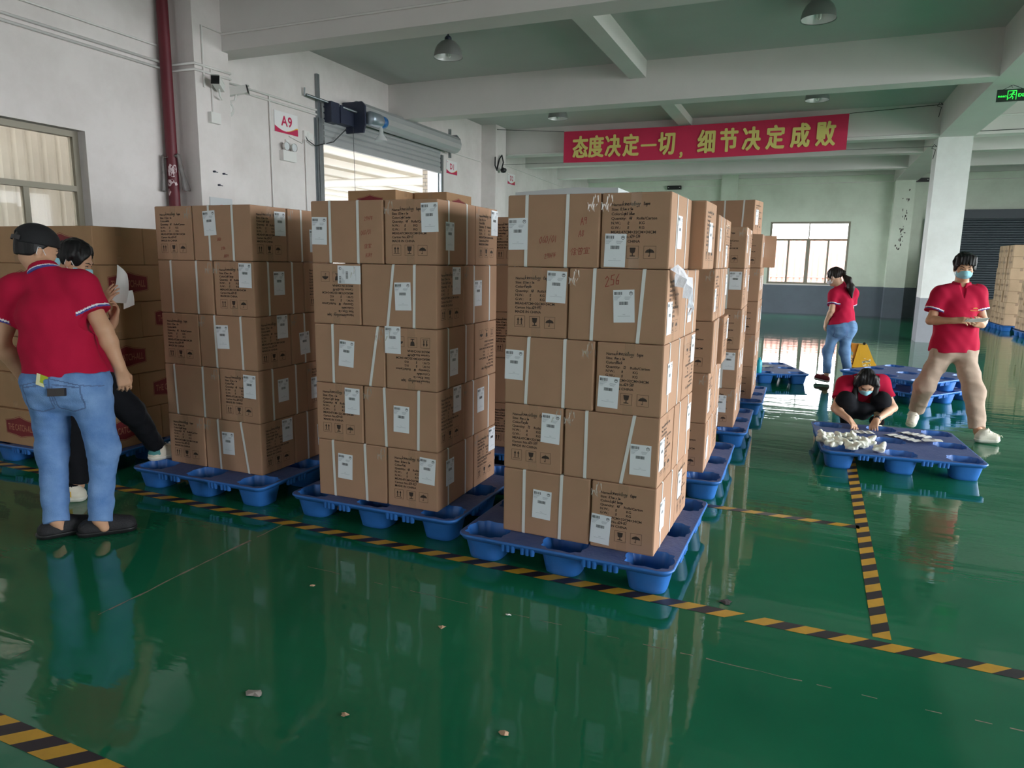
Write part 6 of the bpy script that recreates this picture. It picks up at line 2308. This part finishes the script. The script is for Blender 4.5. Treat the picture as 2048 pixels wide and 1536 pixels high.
def sign(text, y0, y1, z0, z1, label, size, quote=False):
    X = X_WALL_L + .001
    mb = MB()
    mb.box(X, X + .012, y0, y1, z0, z1, 0)
    w, h = y1 - y0, z1 - z0
    xx = X + .0132
    n = 14
    bot = [(xx, y0 + w * k / n, z0) for k in range(n + 1)]

    def cur(t):
        return z0 + h * (.30 - .28 * math.sin(PI * min(t * 1.08, 1)) * .75 + .02 * t)
    top = [(xx, y0 + w * k / n, cur(k / n)) for k in range(n + 1)]
    for k in range(n):
        mb.quad(bot[k], bot[k + 1], top[k + 1], top[k], 1)
        if k >= n * .45:
            u0, u1 = (k / n - .45) * .09 * h, ((k + 1) / n - .45) * .09 * h
            mb.quad(top[k], top[k + 1], (xx, top[k + 1][1], top[k + 1][2] + u1 + .002), (xx, top[k][1], top[k][2] + u0 + .002), 2)
    put_text(mb, text, (xx, (y0 + y1) / 2 + .01, z0 + h * .36), (0, 1, 0), (0, 0, 1), size, 1, bold=.006 * size / .25, align='CENTER', lift=.0006, space=1.1)
    if quote:
        put_text(mb, '“', (xx, y0 + .03, z0 + h * .66), (0, 1, 0), (0, 0, 1), size * .6, 1, lift=.0006)
    return tag(mb.build('location_sign', [M_SIGN, M_MAG, M_GOLD]), label, 'sign')


sign('A9', 8.68, 9.20, 3.385, 3.69, 'white wall sign reading A9 left of the loading door', .20)
sign('D1', 14.09, 14.60, 3.42, 3.70, 'white wall sign reading D1 right of the loading door', .17, True)
sign('D2', 17.5, 18.0, 3.55, 3.82, 'white wall sign reading D2 farther along the white wall', .17, True)

# prohibition notice on the pillar
mb = MB()
mb.box(-7.119, -7.112, 6.99, 7.37, 1.75, 2.28, 0)
M = frame_matrix((-7.1112, 7.19, 2.06), (0, 1, 0), (0, 0, 1))
n = 28
vs = [(r * math.cos(2 * PI * k / n), r * math.sin(2 * PI * k / n), .0003) for r in (.135, .105) for k in range(n)]
mb.add(vs, [(k, (k + 1) % n, n + (k + 1) % n, n + k) for k in range(n)], 1, False, M)
mb.add([(-.085, .065, .0003), (.065, -.085, .0003), (.085, -.065, .0003), (-.065, .085, .0003)], [(0, 1, 2, 3)], 1, False, M)
tag(mb.build('notice_sheet', [mat('grey_notice', (198, 200, 204), .6), M_MAG]), 'grey notice with a red prohibition ring, low on the pillar', 'notice')
for k, (y, z) in enumerate(((7.08, 2.60), (7.24, 2.59), (7.15, 2.44))):
    mb = MB().tube([(-7.12, y, z), (-7.09, y + .004, z)], .012, 8).tube([(-7.10, y, z), (-7.095, y + .05, z - .006)], .005, 6)
    tag(mb.build('wall_plug', M_DARKSTEEL), 'dark screw plug on the pillar above the notice, %s' % ('upper left', 'upper right', 'lowest')[k], 'screw', 'screw plugs on the pillar')

# ------------------------------------------------------------------ emergency lights, sounder, cameras, boxes
el = empty('emergency_light', (X_WALL_L, 8.93, 3.10))
tag(el, 'white twin spot emergency light under the A9 sign', 'emergency light')
MB().box(.0, .07, -.15, .15, -.12, .03).build('battery_box', M_WHITEPL, el)
for sy in (-.085, .085):
    mb = MB()
    mb.lathe([(0.0, -.03), (.05, -.03), (.062, .0), (.062, .02)], (0, 0, 0), 20, M=Matrix.Translation((.075, sy, .09)) @ Matrix.Rotation(PI / 2, 4, 'Y'))
    h_ = mb.build('spot_head', M_WHITEPL, el)
    MB().disc((0, 0, .012), .056, 20, 0, Matrix.Translation((.075, sy, .09)) @ Matrix.Rotation(PI / 2, 4, 'Y')).build('lens', mat('spot_lens', (214, 218, 222), .15), h_)
MB().box(.0, .03, -.03, .05, .155, .20).build('junction', M_WHITEPL, el)
sd = MB()
sd.lathe([(0, .05), (.06, .05), (.1, .035), (.115, 0)], (0, 0, 0), 28, M=Matrix.Translation((X_WALL_L, 7.76, 3.52)) @ Matrix.Rotation(PI / 2, 4, 'Y'))
sd.lathe([(.05, .052), (.052, .062), (.062, .062), (.064, .05)], (0, 0, 0), 28, M=Matrix.Translation((X_WALL_L, 7.76, 3.52)) @ Matrix.Rotation(PI / 2, 4, 'Y'))
tag(sd.build('round_sounder', M_WHITEPL), 'round white sounder on the wall below the cameras', 'sounder')
MB_ = MB().box(-7.12, -7.06, 7.04, 7.2, 3.19, 3.32)
tag(MB_.build('junction_box', M_WHITEPL), 'small white box on the pillar below the first camera', 'box')
tag(MB().box(X_WALL_L, X_WALL_L + .04, 9.32, 9.44, 3.36, 3.5).box(X_WALL_L, X_WALL_L + .045, 9.40, 9.52, 3.38, 3.48).build('wall_socket', M_WHITEPL), 'white wall socket with a black plug beside the A9 sign', 'socket')


def camera_unit(x, y, z, rz, label, tiltd=-12):
    r = empty('security_camera', (x, y, z), rz)
    tag(r, label, 'camera')
    T = Matrix.Rotation(math.radians(tiltd), 4, 'Y')
    MB().box(-.15, .10, -.045, .045, -.045, .045, 0, T).box(-.12, .135, -.05, .05, .045, .052, 0, T).build('housing', M_WHITEPL, r)
    MB().box(.10, .112, -.05, .05, -.055, .055, 0, T).disc((0, 0, 0), .03, 16, 0, T @ Matrix.Translation((.113, 0, 0)) @ Matrix.Rotation(PI / 2, 4, 'Y')).build('lens_front', M_BLACKPL, r)
    MB().tube([(-.05, 0, -.05), (-.07, 0, -.13), (-.16, 0, -.16)], .012).build('bracket', M_WHITEPL, r)
    return r


camera_unit(-6.99, 7.10, 3.66, -1.05, 'white camera with square black front facing the room from the pillar')
camera_unit(-7.28, 7.78, 3.74, .6, 'white camera right of the pillar, pointing towards the loading door')
MB_ = MB()
MB_.lathe([(.0, -.09), (.05, -.08), (.075, -.04), (.075, 0), (.05, .02), (0, .02)], (-6.98, 16.05, 3.72), 18)
MB_.tube([(-7.12, 15.87, 3.98), (-7.09, 15.8, 3.78), (-7.11, 15.95, 3.68), (-7.08, 16.02, 3.95), (-7.05, 16.1, 4.05), (-7.05, 16.2, 3.9), (-7.05, 16.12, 3.76), (-6.98, 16.05, 3.74)], .018, 8)
tag(MB_.build('dome_camera', M_BLACKPL), 'black dome camera with looped cable on the far pillar', 'camera')
for k, (x0_, x1_, z0_, z1_, lab) in enumerate(((-4.67, -4.21, 4.03, 4.15, 'black wall unit high on the end wall, above the nearest stack'), (2.72, 3.1, 4.08, 4.19, 'black wall unit high on the end wall beside the column'))):
    mb = MB().box(x0_, x1_, Y_FAR - .16, Y_FAR, z0_, z1_)
    mb.box(x0_ + .03, x0_ + .06, Y_FAR - .163, Y_FAR - .16, z0_ + .05, z0_ + .07, 1).box(x1_ - .06, x1_ - .03, Y_FAR - .163, Y_FAR - .16, z0_ + .05, z0_ + .07, 1)
    tag(mb.build('wall_unit', [M_BLACKPL, M_WHITEPL]), lab, 'wall unit')

# ------------------------------------------------------------------ conduits
XL = X_WALL_L


def conduit(pts, r, label, name='conduit', m=None):
    return tag(MB().tube(pts, r, 8).build(name, m or M_CONDUIT), label, 'conduit', 'conduits on the white wall')


for dz, lab in ((0, 'upper'), (-.07, 'lower')):
    conduit([(XL + .018, -4, 3.85 + dz), (XL + .018, 6.85, 3.85 + dz), (-7.105, 6.85, 3.85 + dz), (-7.105, 7.44, 3.86 + dz), (XL + .018, 7.47, 3.86 + dz), (XL + .018, 9.66, 3.87 + dz)], .016, '%s of two white conduits along the wall above the window' % lab)
conduit([(XL + .018, -4, 4.03), (XL + .018, 6.85, 4.03)], .012, 'thin highest conduit on the wall above the window')
conduit([(XL + .018, 14.35, 3.88), (XL + .018, 15.88, 3.88)], .014, 'short conduit between the door roll and the far pillar')
conduit([(XL + .018, 8.58, 0), (XL + .018, 8.58, 3.86)], .013, 'vertical conduit left of the A9 sign')
conduit([(XL + .018, 9.36, 0), (XL + .018, 9.36, 3.38)], .013, 'vertical conduit below the wall socket')
conduit([(XL + .018, 9.33, 3.38), (XL + .018, 9.30, 3.30), (XL + .018, 8.99, 3.36)], .009, 'thin cable from the socket to the emergency light')
conduit([(-7.11, 7.0, 3.6), (-7.11, 7.0, 4.32), (-7.11, 7.32, 4.32)], .013, 'conduit rising beside the first camera on the pillar')
conduit([(-7.11, 7.12, 3.32), (-7.11, 7.12, 3.85)], .011, 'short conduit from the pillar box up to the wall conduits')
conduit([(-7.1, 7.31, 4.30), (X_WALL_R, 7.31, 4.33)], .014, 'long conduit along the face of the nearest cross beam')
conduit([(-7.1, 16.6, 4.12), (2.17, 16.6, 4.15)], .018, 'grey conduit along the beam behind the banner')
conduit([(XL + .3, 24.84, 4.12), (X_WALL_R, 24.84, 4.12)], .008, 'thin cable along the end wall')
conduit([(2.79, 16.6, 4.44), (9.3, 16.6, 4.46)], .016, 'conduit on the beam right of the column')
conduit([(2.79, 16.58, 4.16), (9.3, 16.58, 4.18)], .007, 'thin wire below the beam right of the column', 'wire', M_WIRE)
conduit([(XL + .02, 16.52, 4.0), (XL + .02, 24.8, 3.85)], .007, 'thin cable sagging along the wall past the D2 sign', 'cable', M_CONDUIT)

# ------------------------------------------------------------------ red riser pipe with a bag tied to it
M_PIPE = mat('red_pipe_paint', (98, 18, 34), 0.5, var=0.15, vscale=6)
M_PIPECHIP = mat('chipped_pale_primer', (206, 186, 190), 0.7)
pp = MB()
pp.tube([(XL + .1, 6.70, 0), (XL + .1, 6.70, Z_CEIL)], .066, 20)
gp = random.Random(12)
for k in range(16):
    a, z = gp.uniform(-1.7, .3), gp.uniform(2.3, 2.62)
    r = gp.uniform(.012, .035)
    R = .0667
    pts = []
    for q in range(8):
        t = 2 * PI * q / 8
        aa = a + r * gp.uniform(.4, 1.2) * math.cos(t) / R
        pts.append((XL + .1 + R * math.cos(aa), 6.70 + R * math.sin(aa), z + r * 1.6 * gp.uniform(.4, 1.2) * math.sin(t)))
    pp.poly(pts, 1)
tag(pp.build('riser_pipe', [M_PIPE, M_PIPECHIP]), 'dark red riser pipe in front of the white wall pillar', 'pipe')
f = Field((XL - .1, 6.3, 2.0), (XL + .45, 7.1, 2.95), .008)
f.cone((XL + .19, 6.72, 2.76), (XL + .20, 6.74, 2.60), .018, .035, .02, flat=((1, 0, 0), .6))
f.cone((XL + .20, 6.74, 2.60), (XL + .215, 6.785, 2.34), .035, .060, .03, flat=((1, 0, 0), .5))
f.cone((XL + .19, 6.70, 2.75), (XL + .06, 6.61, 2.72), .014, .014, .02)
f.cone((XL + .05, 6.61, 2.74), (XL + .045, 6.59, 2.30), .014, .045, .02, flat=((1, 0, 0), .5))
f.cut((XL + .2, 6.8, 2.335), (0, .1, -1))
f.ripple(.007, 60, 2, stretch=(1.4, 1.4, .25))
o = field_object('plastic_bag', f, mat('dirty_clear_plastic', (112, 106, 104), 0.35, alpha=0.6, bump=.4, bscale=30), None)
tag(o, 'limp dirty clear plastic bag tied round the red riser pipe', 'bag')

# ------------------------------------------------------------------ ceiling lamps
M_SHADE = mat('grey_lamp_shade', (150, 150, 150), 0.4, metal=.5)
M_SHADEIN = mat('silver_shade_lining', (226, 226, 226), 0.35, metal=.3)
M_BULB = mat('frosted_tube', (232, 232, 228), 0.3)


def lamp(x, y, zr, label):
    r = empty('ceiling_lamp', (x, y, zr))
    tag(r, label, 'lamp', 'bell lamps under the ceiling')
    prof = [(.205, 0), (.203, .03), (.19, .09), (.16, .15), (.11, .20), (.06, .225), (.045, .23)]
    MB().lathe(prof, n=40).lathe([(.205, 0), (.212, -.006), (.208, .0)], n=40).build('shade', M_SHADE, r)
    MB().lathe([(a - .006, b) for a, b in prof][::-1], n=40).build('shade_lining', M_SHADEIN, r)
    MB().lathe([(.0, .29), (.03, .285), (.05, .26), (.05, .225), (0, .22)], n=20).build('lamp_cap', M_DARKSTEEL, r)
    mb = MB()
    for k in range(4):
        a = PI / 4 + k * PI / 2
        mb.tube([(.028 * math.cos(a), .028 * math.sin(a), .16), (.028 * math.cos(a), .028 * math.sin(a), .01), (.012 * math.cos(a + .4), .012 * math.sin(a + .4), .0)], .011, 8)
    mb.lathe([(0, .21), (.035, .21), (.04, .15), (0, .15)], n=16)
    mb.build('bulb', M_BULB, r)
    MB().tube([(0, 0, .285), (0, 0, Z_CEIL - zr)], .012).build('hanger', M_DARKSTEEL, r)
    return r


lamp(-5.02, 9.5, 4.40, 'bell lamp over the loading door side, fully in view')
lamp(-.14, 9.9, 4.50, 'bell lamp at the top right with its tube bulb showing')
lamp(-.11, 14.2, 4.44, 'bell lamp half hidden by the beam, above the right end of the banner')
lamp(-4.98, 14.2, 4.42, 'bell lamp half hidden by the beam, above the left end of the banner')

# ------------------------------------------------------------------ exit sign under the girder
M_EXITG = mat('lit_green_sign', (40, 230, 70), 0.5, emit=(40, 235, 70), estr=1.1)
M_EXITD = mat('dark_green_sign_face', (10, 34, 22), 0.4)
ex = empty('exit_sign', (2.46, 12.4, 3.965))
tag(ex, 'lit green EXIT sign with a running figure hanging under the girder', 'exit sign')
MB().box(-.185, .185, 0, .025, -.082, .082).build('sign_case', M_EXITD, ex)
mb = MB()
put_text(mb, 'EXIT', (.068, -.0005, -.026), (1, 0, 0), (0, 0, 1), .062, 0, bold=.0012, fit=.105)
vsf = 0
for k, ch in enumerate('安全出口'):
    put_text(mb, ch, (-.172 + .027 * k, -.0005, -.022), (1, 0, 0), (0, 0, 1), .027, 0, bold=.0006)
M = frame_matrix((0, -.0005, 0), (1, 0, 0), (0, 0, 1))


def gq_(pts):
    mb.add([(x, y, .0006) for x, y in pts], [tuple(range(len(pts)))], 0, False, M)


for a in ((-.058, -.062, -.050, .062), (-.050, .054, .050, .062), (.044, -.062, .052, .054)):
    gq_([(a[0], a[1]), (a[2], a[1]), (a[2], a[3]), (a[0], a[3])])
gq_([(.012 + .012 * math.cos(2 * PI * k / 14), .036 + .012 * math.sin(2 * PI * k / 14)) for k in range(14)])
for a, b_, w in (((.004, .024), (-.008, -.012), .009), ((.0, .018), (-.026, .012), .005), ((-.026, .012), (-.032, -.004), .005), ((.004, .02), (.024, .004), .005), ((.024, .004), (.036, .01), .005), ((-.008, -.012), (.012, -.028), .007), ((.012, -.028), (.008, -.056), .006), ((-.008, -.012), (-.02, -.034), .007), ((-.02, -.034), (-.044, -.04), .006)):
    dx, dy = b_[0] - a[0], b_[1] - a[1]
    L = math.hypot(dx, dy)
    nx_, ny_ = -dy / L * w / 2 * 1.3, dx / L * w / 2 * 1.3
    gq_([(a[0] - nx_, a[1] - ny_), (b_[0] - nx_, b_[1] - ny_), (b_[0] + nx_, b_[1] + ny_), (a[0] + nx_, a[1] + ny_)])
mb.build('sign_lettering', M_EXITG, ex)
MB().tube([(-.12, .012, .08), (0, .012, .139), (.12, .012, .08)], .004, 6).tube([(0, .012, .1), (-.03, .012, .139)], .003, 6).build('hanging_wire', M_WIRE, ex)
